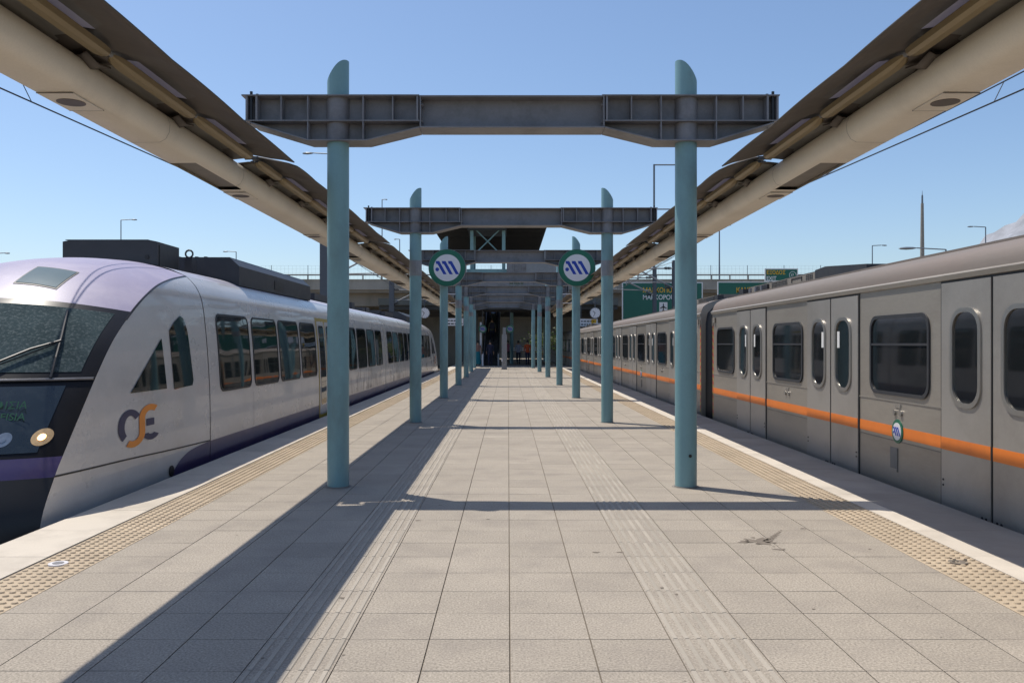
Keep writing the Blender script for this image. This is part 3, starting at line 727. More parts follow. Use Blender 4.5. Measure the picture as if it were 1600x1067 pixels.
# ================================================================ WHITE AND VIOLET TRAIN (left)
XC = -5.25; YJ = 26.1; YC = 10.72
SEC = catmull([(-.75, 1.33), (-.3, 1.385), (.22, 1.40), (.8, 1.395), (1.2, 1.375), (1.6, 1.345), (2.0, 1.295), (2.2, 1.215), (2.34, 1.09)], 6)
ROOF = catmull([(2.34, 1.09), (2.44, .86), (2.51, .55), (2.55, .25), (2.56, 0)], 4)
def hw(z): return interp(SEC, z)
def coach(label, first=True):
    root = thing('railcar', (XC, YJ, -.9), label, 'train coach', 'coaches of the white and violet train')
    def S(sx, off=0.0): return lambda z: XC + sx * (hw(z) + off)
    yb0 = YC + .012; yb1 = YJ - .04
    # main body walls
    m = MB()
    lo = [p for p in SEC]
    for sx in (-1, 1):
        for i in range(len(lo) - 1):
            m.mi = 1 if lo[i + 1][0] <= .2201 else 0
            m.add([(XC + sx * lo[i][1], yb0, lo[i][0]), (XC + sx * lo[i][1], yb1, lo[i][0]), (XC + sx * lo[i + 1][1], yb1, lo[i + 1][0]), (XC + sx * lo[i + 1][1], yb0, lo[i + 1][0])], [(0, 1, 2, 3)])
    m.mi = 0
    loop = [(XC - d, yb1, z) for z, d in SEC + ROOF[1:]] + [(XC + d, yb1, z) for z, d in reversed(SEC + ROOF[1:-1])]
    m.add(loop, [tuple(range(len(loop)))])
    import bmesh
    body = m.build('body', ['white', 'purple'], root, 40)
    m = MB(); rl = [(XC - d, z) for z, d in ROOF] + [(XC + d, z) for z, d in reversed(ROOF[:-1])]
    m.grid([[(x, y, z) for x, z in rl] for y in (yb0, yb1)]); rf = m.build('roof', 'silver', root, 50)
    m = MB()
    jr = [(XC - d, z) for z, d in SEC + ROOF[1:]] + [(XC + d, z) for z, d in reversed(SEC + ROOF[1:-1])]
    for y in (YC, YJ - .02):
        m.grid([[(XC + (x - XC) * .985, y - .03, z - .012) for x, z in jr], [(XC + (x - XC) * .985, y + .03, z - .012) for x, z in jr]])
    m.build('joint_seal', 'black', root)
    m = MB(); m.box(XC - 1.1, XC + 1.1, 9, YJ - .3, -.8, -.55)
    for y in (9.6, 11.6, 23.5, 25.2):
        for sx in (-1, 1): m.cyl((XC + sx * .68, y, -.5), (XC + sx * .8, y, -.5), .40, n=18)
    m.build('bogie', 'black', root)
    # nose: rows (Z, Yb, b, c)
    NT = [(-.70, 6.80, .35, 0), (-.3, 6.80, .37, 0), (.03, 6.85, .38, 0), (.34, 7.04, .40, 0), (.50, 7.17, .42, 0), (.80, 7.44, .46, 0), (1.147, 7.78, .50, 0), (1.5, 8.18, .48, .05),
          (1.80, 8.66, .42, .13), (2.0, 9.08, .36, .20), (2.14, 9.50, .28, .245), (2.25, 10.05, .14, .25), (2.34, YC - .012, 0, .218)]
    D = catmull(NT, 6)
    NA = 40
    def arch(r):
        Z, Yb, b, c = r; h = hw(Z); o = []
        for i in range(NA + 1):
            a = -1 + 2 * i / NA
            a = math.copysign(abs(a) ** .8, a)
            o.append((XC + h * a, Yb - b * (1 - abs(a) ** 2.6), Z + c * (1 - abs(a) ** 2.1)))
        return o
    AR = [arch(r) for r in D]
    def part(name, r0, r1, mats, c0=0, c1=NA, pr=0.0, smooth=50):
        m = MB(); rows = [[(x, y - pr, z) for x, y, z in AR[j][c0:c1 + 1]] for j in range(r0, r1 + 1)]
        m.grid(rows); return m.build(name, mats, root, smooth)
    part('nose_skirt', 0, 18, 'black'); part('nose_band', 18, 24, 'purple'); ng = part('nose_panel', 24, 36, 'gloss_black'); ws0 = part('windscreen_surround', 36, 48, 'gloss_black')
    cap = part('cab_roof', 48, len(AR) - 1, 'lilac')
    # glass panes set in the dark surrounds
    def pane(par, name, r0, r1, inset, mat):
        m = MB(); rows = []
        for j in range(r0, r1 + 1):
            row = AR[j]; rows.append([(x, y - .006, z + .002) for x, y, z in row[inset:NA + 1 - inset]])
        m.grid(rows); return m.build(name, mat, par, 50)
    pane(ng, 'smoked_glass', 25, 35, 3, 'noseglass'); ws = pane(ws0, 'windscreen', 37, 47, 2, 'screen')
    m = MB(); rowA = AR[36]
    m.grid([[(x, y - .03, z - .012) for x, y, z in rowA], [(x, y - .04, z) for x, y, z in rowA], [(x, y - .03, z + .012) for x, y, z in rowA], [(x, y + .0, z + .012) for x, y, z in rowA]])
    m.build('sill_trim', 'beam', ws0, 50)
    # white cab sides
    CB = {}
    for sx in (-1, 1):
        m = MB(); rows = []
        for r in D:
            Z, Yb = r[0], r[1]; n = 14
            rows.append([(XC + sx * hw(Z), Yb + (YC - .012 - Yb) * (i / n) ** 1.0, Z) for i in range(n + 1)])
        m.grid(rows); CB[sx] = m.build('cab_side', 'white', root, 40)
    # dark edge lines between cap and sides
    for sx in (-1, 1):
        pts = [(XC + sx * (hw(r[0]) + .002), r[1], r[0]) for r in D[46:]]
        m = MB(); m.grid([[(x - sx * .012, y - .006, z + .010) for x, y, z in pts], [(x + sx * .004, y + .008, z) for x, y, z in pts]]); m.build('cap_seam', 'black', cap)
    for sx in (-1, 1):
        S3 = S(sx, .004); S6 = S(sx, .008); cab = CB[sx]
        # lower seam and violet sweep
        m = MB()
        pts = [(7.03, .345), (7.6, .325), (8.45, .30), (9.5, .26), (10.7, .225)]
        pts = catmull(pts, 5)
        m.grid([[(S3(z - .008), y, z - .008) for y, z in pts], [(S3(z + .008), y, z + .008) for y, z in pts]])
        m.build('skirt_seam', 'black', cab)
        m = MB(); up = catmull([(9.30, -.15), (9.50, -.02), (9.72, .10), (10.0, .175), (10.35, .205), (10.708, .22)], 5)
        m.grid([[(S3(z), y, z) for y, z in up], [(S3(-.15), y, -.15) for y, z in up], [(S3(-.7), y, -.7) for y, z in up]])
        m.build('violet_sweep', 'purple', cab, 50)
        m = MB(); m.cyl((S3(.02), 9.47, .02), (S3(.02) + sx * .012, 9.47, .02), .062, n=18); m.build('round_port', 'black', cab)
        # cab windows
        tri = [(8.47, .965), (9.37, .965), (9.31, 1.53)]
        quad = catmull([(9.58, .945), (10.12, .955), (10.17, 1.02), (10.08, 1.66), (9.98, 1.79), (9.90, 1.80), (9.56, 1.66), (9.54, 1.6)], 1)
        for P in (tri, quad):
            m = MB(); scan(m, P, S6, 10); m.build('cab_window', 'glass_l', cab)
        # passenger windows
        W_ = [(11.12, 12.46), (12.64, 13.96), (14.10, 15.40), (15.56, 16.74), (18.55, 19.9), (20.15, 21.2), (21.4, 22.7), (22.88, 24.15), (24.33, 25.5)]
        for a, b in W_:
            wo_ = rrect(a - .015, b + .015, .825, 1.875, .12); wi = rrect(a + .012, b - .012, .852, 1.848, .10)
            m = MB(); scan(m, wi, S(sx, .006), 12); win = m.build('window', 'glass_l', root)
            m = MB(); ring(m, resample(wo_, 64), resample(wi, 64), S(sx, .0), S(sx, .010), S(sx, .006)); m.build('gasket', 'black', win)
        # door
        m = MB(); m.grid([[(S(sx, .003)(z), y, z) for y in (16.90, 18.40)] for z in [i * .1 - .1 for i in range(22)]]); d = m.build('door', 'yellow', root)
        for a, b in ((16.97, 17.62), (17.68, 18.33)):
            m = MB(); scan(m, rrect(a, b, .02, 1.93, .04), S(sx, .007), 10); m.build('door_leaf', 'white', d)
            m = MB(); scan(m, rrect(a + .10, b - .08, .22, 1.84, .06), S(sx, .011), 10); m.build('door_glass', 'glass_l', d)
        # panel joints and small marks along the side
        m = MB()
        for y in (12.55, 15.48, 18.45, 20.0, 22.8): m.grid([[(S(sx, .002)(z), y, z), (S(sx, .002)(z), y + .006, z)] for z in [.25 + i * .1 for i in range(6)]])
        m.build('panel_joint', 'recess', body)
        m = MB(); k = 19.0; rr = random.Random(3)
        for i in range(26):
            y = 18.9 + rr.random() * 6.2; h = .15 + rr.random() * .45
            m.grid([[(S(sx, .0025)(z), y + .05 * math.sin(z * 9 + i), z), (S(sx, .0025)(z), y + .025 + .05 * math.sin(z * 9 + i), z)] for z in [.24 + h * j / 6 for j in range(7)]])
        m.build('faded_graffiti', 'recess', body)
        # company mark: C, S and E shapes
        lg = [(8.20, .41), .87, .41]
        yo, zo, w_, h_ = 8.18, .41, .90, .415
        def arc(cx, cy, rx, ry, a0, a1, th, n=16):
            P = []
            for i in range(n + 1):
                t = R(a0 + (a1 - a0) * i / n); c_, s2 = math.cos(t), math.sin(t)
                P.append(((cx + (rx - th * .5) * c_, cy + (ry - th * .5) * s2), (cx + (rx + th * .5) * c_, cy + (ry + th * .5) * s2)))
            return P
        def put(strip, mat, nm, off=.006):
            m = MB(); f = S(sx, off)
            def K(p):
                u = p[0] if sx > 0 else 1.0 - p[0]
                z = zo + p[1] * h_; return (f(z), yo + u * w_, z)
            m.grid([[K(a), K(b)] for a, b in strip]); return m.build(nm, mat, cab)
        put(arc(.30, .52, .225, .345, 36, 230, .155), 'logo_dk', 'company_mark')
        s1 = arc(.835, .665, .235, .255, 52, 180, .155)
        s2_ = arc(.365, .34, .235, .265, 0, -125, .155)
        put([(b, a) for a, b in s1] + [((.5225, .34), (.6775, .34))], 'logo_or', 'company_mark')
        put(s2_, 'logo_or', 'company_mark', .0065)
        put([((.715, .45), (.715, .63)), ((.93, .45), (.93, .63))], 'logo_dk', 'company_mark')
        put(arc(.845, .28, .155, .13, 188, 335, .15), 'logo_dk', 'company_mark')
    # headlights, LED text, wiper, roof hatch
    def nz(X, Z):   # y of the nose surface at (X, Z)
        dx = abs(X - XC); P = []
        for Zs, Yb, b, c in D:
            t = min(1, dx / hw(Zs)); P.append((Zs + c * (1 - t ** 2.1), Yb - b * (1 - t ** 2.6)))
        return interp(P, Z)
    for s_ in (-1, 1):
        for dx, z, mat, r in ((1.22, .665, 'lamp', .070), (.97, .655, 'lens', .058)):
            X = XC + s_ * dx
            def disc(rr_, off, n=22):
                m = MB(); P = [(X + rr_ * math.cos(2 * PI * i / n), 0, z + rr_ * math.sin(2 * PI * i / n)) for i in range(n)]
                P = [(x, nz(x, zz) - off, zz) for x, _, zz in P] + [(X, nz(X, z) - off - .004, z)]
                m.add(P, [(i, (i + 1) % n, n) for i in range(n)]); return m
            h = disc(r, .010).build('headlight', 'lamp_rim' if mat == 'lamp' else 'lens', ng, 60)
            disc(r * .38, .016).build('bulb', mat, h, 60)
    yt = nz(-4.3, .9) - .03
    text_mesh('ΚΗΦΙΣΙΑ', .095, 'destination', 'led', ng, (-4.195, yt + .02, .905), (1, .25, 0), (0, .45, 1), .001, 'RIGHT')
    text_mesh('KIFISIA', .095, 'destination', 'led', ng, (-4.185, yt - .03, .81), (1, .25, 0), (0, .45, 1), .001, 'RIGHT')
    def onws(X, Z, off): return (X, nz(X, Z) - off, Z)
    m = MB(); m.tube([onws(-4.15, 1.16, .05), onws(-4.19, 1.34, .055), onws(-4.24, 1.52, .055), onws(-4.37, 1.80, .035)], .013, 8); wp = m.build('wiper', 'black', ws0, 40)
    m = MB(); m.tube([onws(-4.225, 1.50, .07), onws(-4.40, 1.42, .075), onws(-4.62, 1.28, .07)], .011, 6); m.tube([onws(-4.25, 1.47, .06), onws(-4.62, 1.25, .06)], .006, 6)
    m.build('wiper_arm', 'black', wp, 40)
    # conform hatch to the roof cap
    def capz(X, Y):
        best = None
        for row in AR[48:]:
            for (x, y, z) in row:
                d = (x - X) ** 2 + (y - Y) ** 2
                if best is None or d < best[0]: best = (d, z)
        return best[1]
    m = MB(); rows = []
    q0 = MB(); rws = []
    for j in range(7):
        v = j / 6; rr0 = []; rr1 = []
        for i in range(7):
            u = i / 6
            x = -5.08 + u * .45; y = 8.50 + .46 * v
            rr0.append((x, y, 0)); 
        rws.append(rr0)
    # fit a smooth plane-like patch over the cap from its arcs
    import bisect
    def capz2(X, Y):
        a = abs(X - XC); zs = []
        for r in D[48:]:
            Z, Yb, b, c = r; h = hw(Z); t = min(1, a / h)
            zs.append((Yb - b * (1 - t ** 2.6), Z + c * (1 - t ** 2.1)))
        return interp(zs, Y)
    m.grid([[(x, y, capz2(x, y) + .006) for x, y, _ in r] for r in rws]); ht = m.build('hatch_rim', 'dark', cap, 50)
    m = MB(); m.grid([[(x * .92 + -4.855 * .08, 8.73 + (y - 8.73) * .9, capz2(x * .92 - 4.855 * .08, 8.73 + (y - 8.73) * .9) + .010) for x, y, _ in r] for r in rws]); m.build('roof_hatch', 'hatch', ht, 50)
    # roof boxes
    m = MB(); m.prism([(XC - .82, 2.45), (XC + .47, 2.45), (XC + .47, 2.86), (XC + .35, 2.885), (XC - .70, 2.885), (XC - .82, 2.86)], 'y', 11.30, 12.05)
    b1_ = m.build('air_unit', 'dark', root)
    m = MB(); m.box(XC - .80, XC + .33, 11.33, 12.02, 2.886, 2.892)
    for x in (-.3, .2): m.box(XC + x, XC + x + .05, 11.5, 11.54, 2.892, 2.91)
    m.build('lid', 'dark2', b1_)
    m = MB(); m.box(XC + .471, XC + .478, 11.36, 12.0, 2.5, 2.82); m.cyl((XC + .33, 11.299, 2.65), (XC + .33, 11.288, 2.65), .03, n=12); m.build('vent_grille', 'black', b1_)
    m = MB(); pts = [(XC + .52 + .0, 12.3 + .05 * math.cos(t), 2.80 + .05 * math.sin(t)) for t in [i * PI / 6 for i in range(13)]]; pts = [(XC + .52 + .055 * math.cos(i * PI / 6), 12.3, 2.80 + .055 * math.sin(i * PI / 6)) for i in range(13)]
    m.tube(pts, .014, 6); m.box(XC + .47, XC + .58, 12.25, 12.45, 2.45, 2.74); m.build('lifting_eye', 'dark', root, 40)
    m = MB(); m.prism([(XC - 1.0, 2.40), (XC + 1.05, 2.38), (XC + 1.05, 2.68), (XC + .90, 2.82), (XC - .62, 2.82), (XC - 1.0, 2.62)], 'y', 12.95, 17.6)
    b2_ = m.build('roof_unit', 'dark', root)
    m = MB(); m.box(XC + 1.051, XC + 1.058, 14.9, 15.5, 2.44, 2.60)
    for k in range(8): m.box(XC - .5 + k * .14, XC - .46 + k * .14, 13.0, 17.5, 2.821, 2.835)
    m.build('louvre', 'black', b2_)
    m = MB()
    rr = random.Random(5)
    for k in range(9):
        y = 18.2 + k * .75; m.box(XC - .5 + rr.random() * .3, XC + .3 + rr.random() * .4, y, y + .3 + rr.random() * .3, 2.5, 2.60 + rr.random() * .12)
    m.cyl((XC + .5, 18, 2.60), (XC + .5, 25, 2.60), .03, n=6); m.box(XC - .7, XC + .7, 19.5, 21.5, 2.5, 2.66)
    m.build('roof_gear', 'dark', root)
    return root
r1 = coach('nearest white and violet train coach with lit headlight and sloping nose')
r2 = tree_copy(r1); r2.rotation_euler.z = PI; r2['label'] = 'farther white train coach, beyond the black joint, pointing away toward the underpass'
# ================================================================ PLATFORM SIGNS AND FITTINGS
def AT(px, py, Y): return ((px - 794) * Y / 1296.0, Y, 1.47 + (537 - py) * Y / 1296.0)
def roundel(cx, Y, cz, r, label, grp, face='wface'):
    root = thing('round_sign', (cx, Y, cz), label, 'sign', grp)
    m = MB(); m.cyl((cx, Y, cz), (cx, Y + .10, cz), r, n=48); cs = m.build('case', 'beam_light', root, 40)
    emblem(root, (cx, Y - .002, cz), (1, 0, 0), (0, 0, 1), (0, -1, 0), r * .985, .002, 'emblem_disc', face=face)
    return root
grp = 'large round platform signs'
roundel(-1.635, 22.20, 3.50, .50, 'large round green, white and blue emblem sign on the left-hand column', grp)
roundel(1.84, 22.20, 3.50, .50, 'large round green, white and blue emblem sign on the right-hand column', grp)
for px, lab in ((754, 'small dark round emblem sign left of the escalator'), (797, 'small dark round emblem sign right of the grey pillar')):
    x, y, z = AT(px, 514, 55.0)
    r_ = roundel(x, y, z, .26, lab, 'small round signs under the station', 'beam_light')
    m = MB(); m.cyl((x, y + .05, z + .25), (x, y + .05, 4.0), .02, n=6); m.build('drop_rod', 'steel', r_)
# grey totem in the middle
Y = 47.6; x = AT(788, 0, Y)[0]
r_ = thing('totem', (x, Y, 0), 'slim grey information pillar in the middle of the platform', 'pillar')
m = MB(); m.box(x - .15, x + .15, Y - .1, Y + .1, .02, 2.0); m.build('shaft', 'beam_light', r_)
m = MB(); m.box(x - .09, x + .09, Y - .08, Y + .08, 2.0, 2.4); m.build('head', 'beam_light', r_)
m = MB(); m.box(x - .17, x + .17, Y - .12, Y + .12, 0.001, .02); m.build('foot', 'steel', r_)
m = MB(); m.box(x - .17, x - .10, Y - .13, Y - .1, .45, .6); m.build('socket', 'wface', r_)
# hoops on the fourth frame
for sgn, lab in ((-1, 'white bent-pipe bracket on the left column beyond the round sign'), (1, 'white bent-pipe bracket on the right column beyond the round sign')):
    X = .03 + sgn * HW; Y = 29.25
    pts = [(X + sgn * .1, Y, 3.22), (X + sgn * .40, Y, 3.22), (X + sgn * .48, Y, 3.14), (X + sgn * .48, Y, 2.98), (X + sgn * .40, Y, 2.9), (X + sgn * .1, Y, 2.9)]
    pts = [(2 * (.03 + sgn * HW) - p[0], p[1], p[2]) if False else p for p in pts]
    m = MB(); m.tube(pts, .014, 8); tag(m.build('pipe_bracket', 'wface', None, 40), lab, 'bracket', 'pipe brackets on columns')

# ================================================================ STATION CONCOURSE
SY = 54.3
root = thing('station_building', (-.6, SY, 0), 'dark station concourse bridging the tracks at the end of the platform', 'building')
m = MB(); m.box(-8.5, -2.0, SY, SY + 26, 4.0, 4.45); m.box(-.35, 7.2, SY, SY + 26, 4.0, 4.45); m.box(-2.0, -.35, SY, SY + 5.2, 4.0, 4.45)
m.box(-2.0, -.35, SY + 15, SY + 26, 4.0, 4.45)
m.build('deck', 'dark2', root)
m = MB(); m.box(-4.4, -2.75, SY + .5, SY + .6, 4.45, 7.1); m.box(-.1, 3.9, SY + .5, SY + .6, 4.45, 7.1); m.box(-4.4, -4.3, SY + .6, SY + 16, 4.45, 7.1); m.box(3.8, 3.9, SY + .6, SY + 16, 4.45, 7.1); m.box(-2.75, -.1, SY + .5, SY + .6, 4.45, 5.6)
wl = m.build('wall', 'beam', root)
m = MB()
for k in range(9):
    x = .35 + k * .42; m.box(x, x + .03, SY + .44, SY + .5, 4.5, 7.08)
for z in (5.3, 6.1): m.box(-.1, 3.9, SY + .45, SY + .5, z, z + .05); m.box(-4.4, -2.75, SY + .45, SY + .5, z, z + .05)
m.build('mullion', 'beam_light', wl)
for a, b in ((-4.2, -2.9), (.1, 1.0)):
    m = MB(); m.box(a, b, SY + .46, SY + .49, 5.0, 6.0); m.build('window', 'glass', wl)
m = MB(); m.box(1.2, 3.7, SY + .46, SY + .49, 6.15, 7.05); m.build('cladding', 'beam_light', wl)
# underside beams
m = MB()
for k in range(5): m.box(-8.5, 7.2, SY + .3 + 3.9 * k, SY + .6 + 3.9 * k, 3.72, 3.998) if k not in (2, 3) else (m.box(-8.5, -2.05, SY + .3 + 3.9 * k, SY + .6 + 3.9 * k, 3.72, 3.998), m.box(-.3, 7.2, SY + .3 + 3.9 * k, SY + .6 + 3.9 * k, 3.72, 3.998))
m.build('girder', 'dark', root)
# upper roof on teal legs
m = MB(); m.prism([(-5.15, 9.35), (2.62, 9.35), (2.62, 9.6), (-5.15, 9.6)], 'y', SY - .3, SY + 17.2)
rf = m.build('roof', 'sheet', root)
m = MB()
for k in range(24): m.box(-5.1, 2.57, SY + .2 + .7 * k, SY + .25 + .7 * k, 9.28, 9.349)
m.box(-2.7, -.1, SY + .4, SY + 4, 9.0, 9.27); m.build('soffit_rib', 'dark', rf)
for x in (-2.42, -.30):
    for y in (SY + 1.0, SY + 4.6):
        m = MB(); m.box(x - .11, x + .11, y - .11, y + .11, 4.451, 9.27); m.build('leg', 'teal', root)
m = MB(); y = SY + .9
m.cyl((-2.3, y, 7.35), (-.42, y, 9.2), .045, n=8); m.cyl((-2.3, y + .1, 9.2), (-.42, y + .1, 7.35), .045, n=8); m.build('cross_brace', 'teal', root, 40)
m = MB(); m.box(-2.75, -.1, y - .12, y + .1, 6.15, 6.42); m.box(-2.75, -.1, y - .12, y + .1, 6.9, 7.02); m.build('tie_beam', 'teal', root)
m = MB(); m.box(-2.35, -.38, SY + 1.3, SY + 4.4, 4.46, 6.0); m.build('lift_car', 'glass', root)
# pillars below the deck
gp = 'grey blue pillars under the concourse'
k = 0
for x, y, lab in ((-7.8, 57, 'far left pillar beyond the white train'), (-2.6, 62, 'pillar left of the escalator'), (.25, 60, 'pillar right of the grey totem'), (2.35, 64, 'pillar between the far walkers'), (3.1, 70, 'deepest pillar right of the platform'), (6.9, 57, 'pillar beyond the metro roof'), (-3.4, 58, 'pillar beside the teal dressed walker')):
    m = MB(); m.cyl((x, y, 0.001 if abs(x) < 3.7 else -1.04), (x, y, 3.71), .13, n=16); o = m.build('pillar', 'teal', None, 50); tag(o, 'blue grey round pillar under the station deck, ' + lab, 'pillar', gp)
# clocks hung below the deck
for px, lab in ((663, 'round white platform clock hanging above the white train'), (930, 'round white platform clock hanging above the metro carriages')):
    x, y, z = AT(px, 489, 53.6)
    r_ = thing('platform_clock', (x, y, z), lab, 'clock', 'round platform clocks')
    m = MB(); m.cyl((x, y, z), (x, y + .14, z), .36, n=36); m.build('case', 'dark', r_, 40)
    m = MB(); m.cyl((x, y - .006, z), (x, y, z), .33, n=36); fc = m.build('dial', 'wface', r_, 40)
    m = MB()
    for a, l, t in ((R(-50), .20, .022), (R(208), .27, .016)):
        d = Vector((math.sin(a), 0, math.cos(a))); p = Vector((x, y - .012, z)); q = Vector((d.z, 0, -d.x)) * t
        m.add([p - q, p + q, p + d * l + q * .6, p + d * l - q * .6], [(0, 1, 2, 3)])
    for i in range(12):
        a = i * PI / 6; d = Vector((math.sin(a), 0, math.cos(a))); p = Vector((x, y - .010, z)); q = Vector((d.z, 0, -d.x)) * .008
        m.add([p + d * .26 - q, p + d * .26 + q, p + d * .31 + q, p + d * .31 - q], [(0, 1, 2, 3)])
    m.build('hands', 'black', fc)
    m = MB(); m.cyl((x, y + .07, z + .34), (x, y + .07, 4.6), .03, n=8); m.box(x - .05, x + .05, y + .04, SY + .02, 4.1, 4.2); m.build('drop_rod', 'steel', r_)
# hanging direction boards (text too small to read in the photo: plain bars)
for x0, x1, py, lab in ((690, 724, 503, 'white direction board hanging above the white train side'), (903, 934, 504, 'white direction board hanging above the metro side')):
    a = AT(x0, py, 54.0); b = AT(x1, py, 54.0)
    r_ = thing('direction_board', (a[0], 54.0, a[2]), lab, 'sign', 'hanging direction boards')
    m = MB(); m.box(a[0], b[0], 53.95, 54.05, a[2] - .24, a[2] + .24); bd = m.build('board', 'wface', r_)
    m = MB(); L_ = b[0] - a[0]
    for rz, n_ in ((.08, 5), (-.12, 6)):
        xx = a[0] + .2
        for q in range(n_):
            w_ = L_ * rnd.uniform(.07, .14); m.box(xx, xx + w_, 53.943, 53.949, a[2] + rz - .04, a[2] + rz + .04); xx += w_ + .05
            if xx > b[0] - .15: break
    m.build('lettering', 'dark', bd)
    m = MB(); m.box(b[0] - .42, b[0] - .1, 53.943, 53.949, a[2] - .2, a[2] + .2); m.build('pictogram', 'sign_yellow', bd)
    m = MB()
    for xx in (a[0] + .2, b[0] - .2): m.cyl((xx, 54.0, a[2] + .24), (xx, 54.0, 4.3), .02, n=6)
    m.box(a[0], b[0], 53.96, 54.28, 4.05, 4.12)
    m.build('drop_rod', 'steel', r_)
# escalator
root = thing('escalator', (-1.1, 55.6, 0), 'escalator rising from the platform through the concourse deck', 'escalator')
EX0, EX1, EY0, EY1, EZ = -1.75, -.60, 56.0, 66.0, 4.45
m = MB(); n = 22
for i in range(n):
    y = EY0 + (EY1 - EY0) * i / n; z = EZ * (i + 1) / n
    m.box(EX0 + .12, EX1 - .12, y, y + (EY1 - EY0) / n, z - .6 if z > .62 else .002, z)
m.build('steps', 'dark', root)
for x, nm in ((EX0, 'a'), (EX1 - .1, 'b')):
    m = MB(); m.prism([(EY0 - .9, .002), (EY0 + .9, .002), (EY1, EZ - .6), (EY1, EZ + .95), (EY0, .95), (EY0 - .9, .9)], 'x', x, x + .10); bl = m.build('balustrade', 'wface' if nm == 'a' else 'beam_light', root)
    m = MB(); m.tube([(x + .05, EY0 - .95, .85), (x + .05, EY0, 1.0), (x + .05, EY1, EZ + 1.0)], .05, 8); m.build('handrail', 'black', bl, 40)
m = MB(); m.prism([(EY0 - .9, .952), (EY0, 1.0), (EY1, EZ + .98), (EY1, EZ + 1.3), (EY0, 1.3), (EY0 - .9, 1.22)], 'x', EX0 + .03, EX0 + .045) if False else m.box(EX0 - .14, EX0 - .02, EY0 - .6, EY0 - .5, .002, 2.9)
m.build('light_strip', 'c_white', root)
# side wall and stair rails
m = MB(); m.box(-3.3, -2.2, 60, 60.2, 0.002, 3.7); tag(m.build('partition_wall', 'steel'), 'dark blue grey partition wall left of the escalator', 'wall')
root = thing('stair_railing', (1.2, 66, 0), 'pale railing with uprights at the far right of the platform', 'railing')
m = MB()
for z in (.9, 1.05): m.box(-.2, 3.2, 70, 70.06, z, z + .08)
m.build('rail', 'wface', root)
for k in range(9):
    m = MB(); m.box(-.15 + k * .41, -.11 + k * .41, 70.0, 70.05, .002, .9); m.build('upright', 'steel', root)

# ================================================================ MOTORWAY BRIDGE, SIGNS
BY = 86.0
root = thing('road_bridge', (0, BY, -1.5), 'long concrete motorway overpass crossing behind the station', 'bridge')
m = MB(); m.box(-75, 75, BY, BY + 12, 6.75, 8.0); dk = m.build('deck', 'bridge', root)
m = MB(); m.box(-75, 75, BY - .25, BY, 7.05, 8.05); m.box(-75, 75, BY - .32, BY + .1, 8.05, 8.12); m.build('parapet', 'concrete', dk)
m = MB(); m.box(-75, 75, BY + .9, BY + 2.2, 5.4, 6.749); m.box(-75, 75, BY + 5, BY + 6, 5.4, 6.749); m.box(-75, 75, BY + 9.5, BY + 10.5, 5.4, 6.749); m.build('girder', 'bridge', root)
m = MB(); m.box(-75, 75, BY + 10.6, BY + 11.6, -1.5, 6.749); m.build('added_dark_wall', 'bridge', root)  # added wall, blocks bright ground so the space under the bridge stays dark
for x in (-52, -36, -22, 22, 36, 52):
    m = MB(); m.box(x - 1, x + 1, BY + 2.5, BY + 10, -1.5, 5.39); m.build('pier', 'concrete', root)
m = MB()
m.box(-75, 75, BY - .12, BY - .04, 8.52, 8.66)
k = -74.0
while k < 75: m.box(k, k + .12, BY - .16, BY - .02, 8.121, 8.52); k += 1.9
gr = m.build('guard_rail', 'concrete', root)
m = MB(); k = -74.0
while k < 75: m.box(k, k + .05, BY + .05, BY + .10, 8.05, 9.6); k += 3.8
m.build('fence_posts', 'pole', root)
m = MB(); k = -74
while k < 75:
    m.box(k, k + .008, BY + .07, BY + .075, 8.15, 9.55); k += .4
for z in (8.8, 9.2, 9.55): m.box(-74, 75, BY + .07, BY + .075, z, z + .008)
m.build('mesh_fence', 'beam_light', root)
def road_sign(px0, px1, py0, py1, Y, label, lines, frame=True):
    a = AT(px0, py0, Y); b = AT(px1, py1, Y)
    root = thing('road_sign', ((a[0] + b[0]) / 2, Y, -1.5), label, 'road sign', 'green motorway signs')
    m = MB(); m.box(a[0], b[0], Y, Y + .08, b[2], a[2]); pn = m.build('panel', 'sign_white', root)
    s = .09; m = MB(); m.box(a[0] + s, b[0] - s, Y - .006, Y - .001, b[2] + s, a[2] - s); m.build('field', 'sign_green', pn)
    for (body, px, py, size, mat) in lines:
        p = AT(px, py, Y); text_mesh(body, size, 'lettering', mat, pn, (p[0], Y - .012, p[2]), (1, 0, 0), (0, 0, 1), .003, bold=.008, xs=.86)
    for x in (a[0] + (b[0] - a[0]) * .2, a[0] + (b[0] - a[0]) * .8):
        m = MB(); m.box(x - .12, x + .12, Y + .085, Y + .30, -1.5, a[2] + .0); m.build('post', 'steel', root)
    return root, pn
q, pn = road_sign(972, 1098, 441, 500, 74, 'large green motorway sign with amber Greek and white Latin town name and aeroplane', [('ΜΑΡΚΟΠΟΥΛΟ', 1004, 457, .60, 'sign_yellow'), ('MARKOPOULO', 1004, 468, .60, 'sign_white')])
ap = AT(1036.5, 479.5, 74)
m = MB(); m.box(ap[0] - .36, ap[0] + .36, 73.985, 73.993, ap[2] - .46, ap[2] + .42); ic = m.build('aeroplane_tile', 'sign_white', pn)
m = MB(); c_ = Vector((ap[0], 73.98, ap[2] - .02))
pl = [(0, .34), (.04, .26), (.045, .08), (.30, -.08), (.30, -.14), (.045, -.06), (.035, -.24), (.11, -.31), (.11, -.35), (0, -.32)]
pl = pl + [(-x, z) for x, z in reversed(pl[1:-1])]
m.prism([(c_.x + x, c_.z + z) for x, z in pl], 'y', 73.975, 73.984); m.build('aeroplane', 'black', ic)
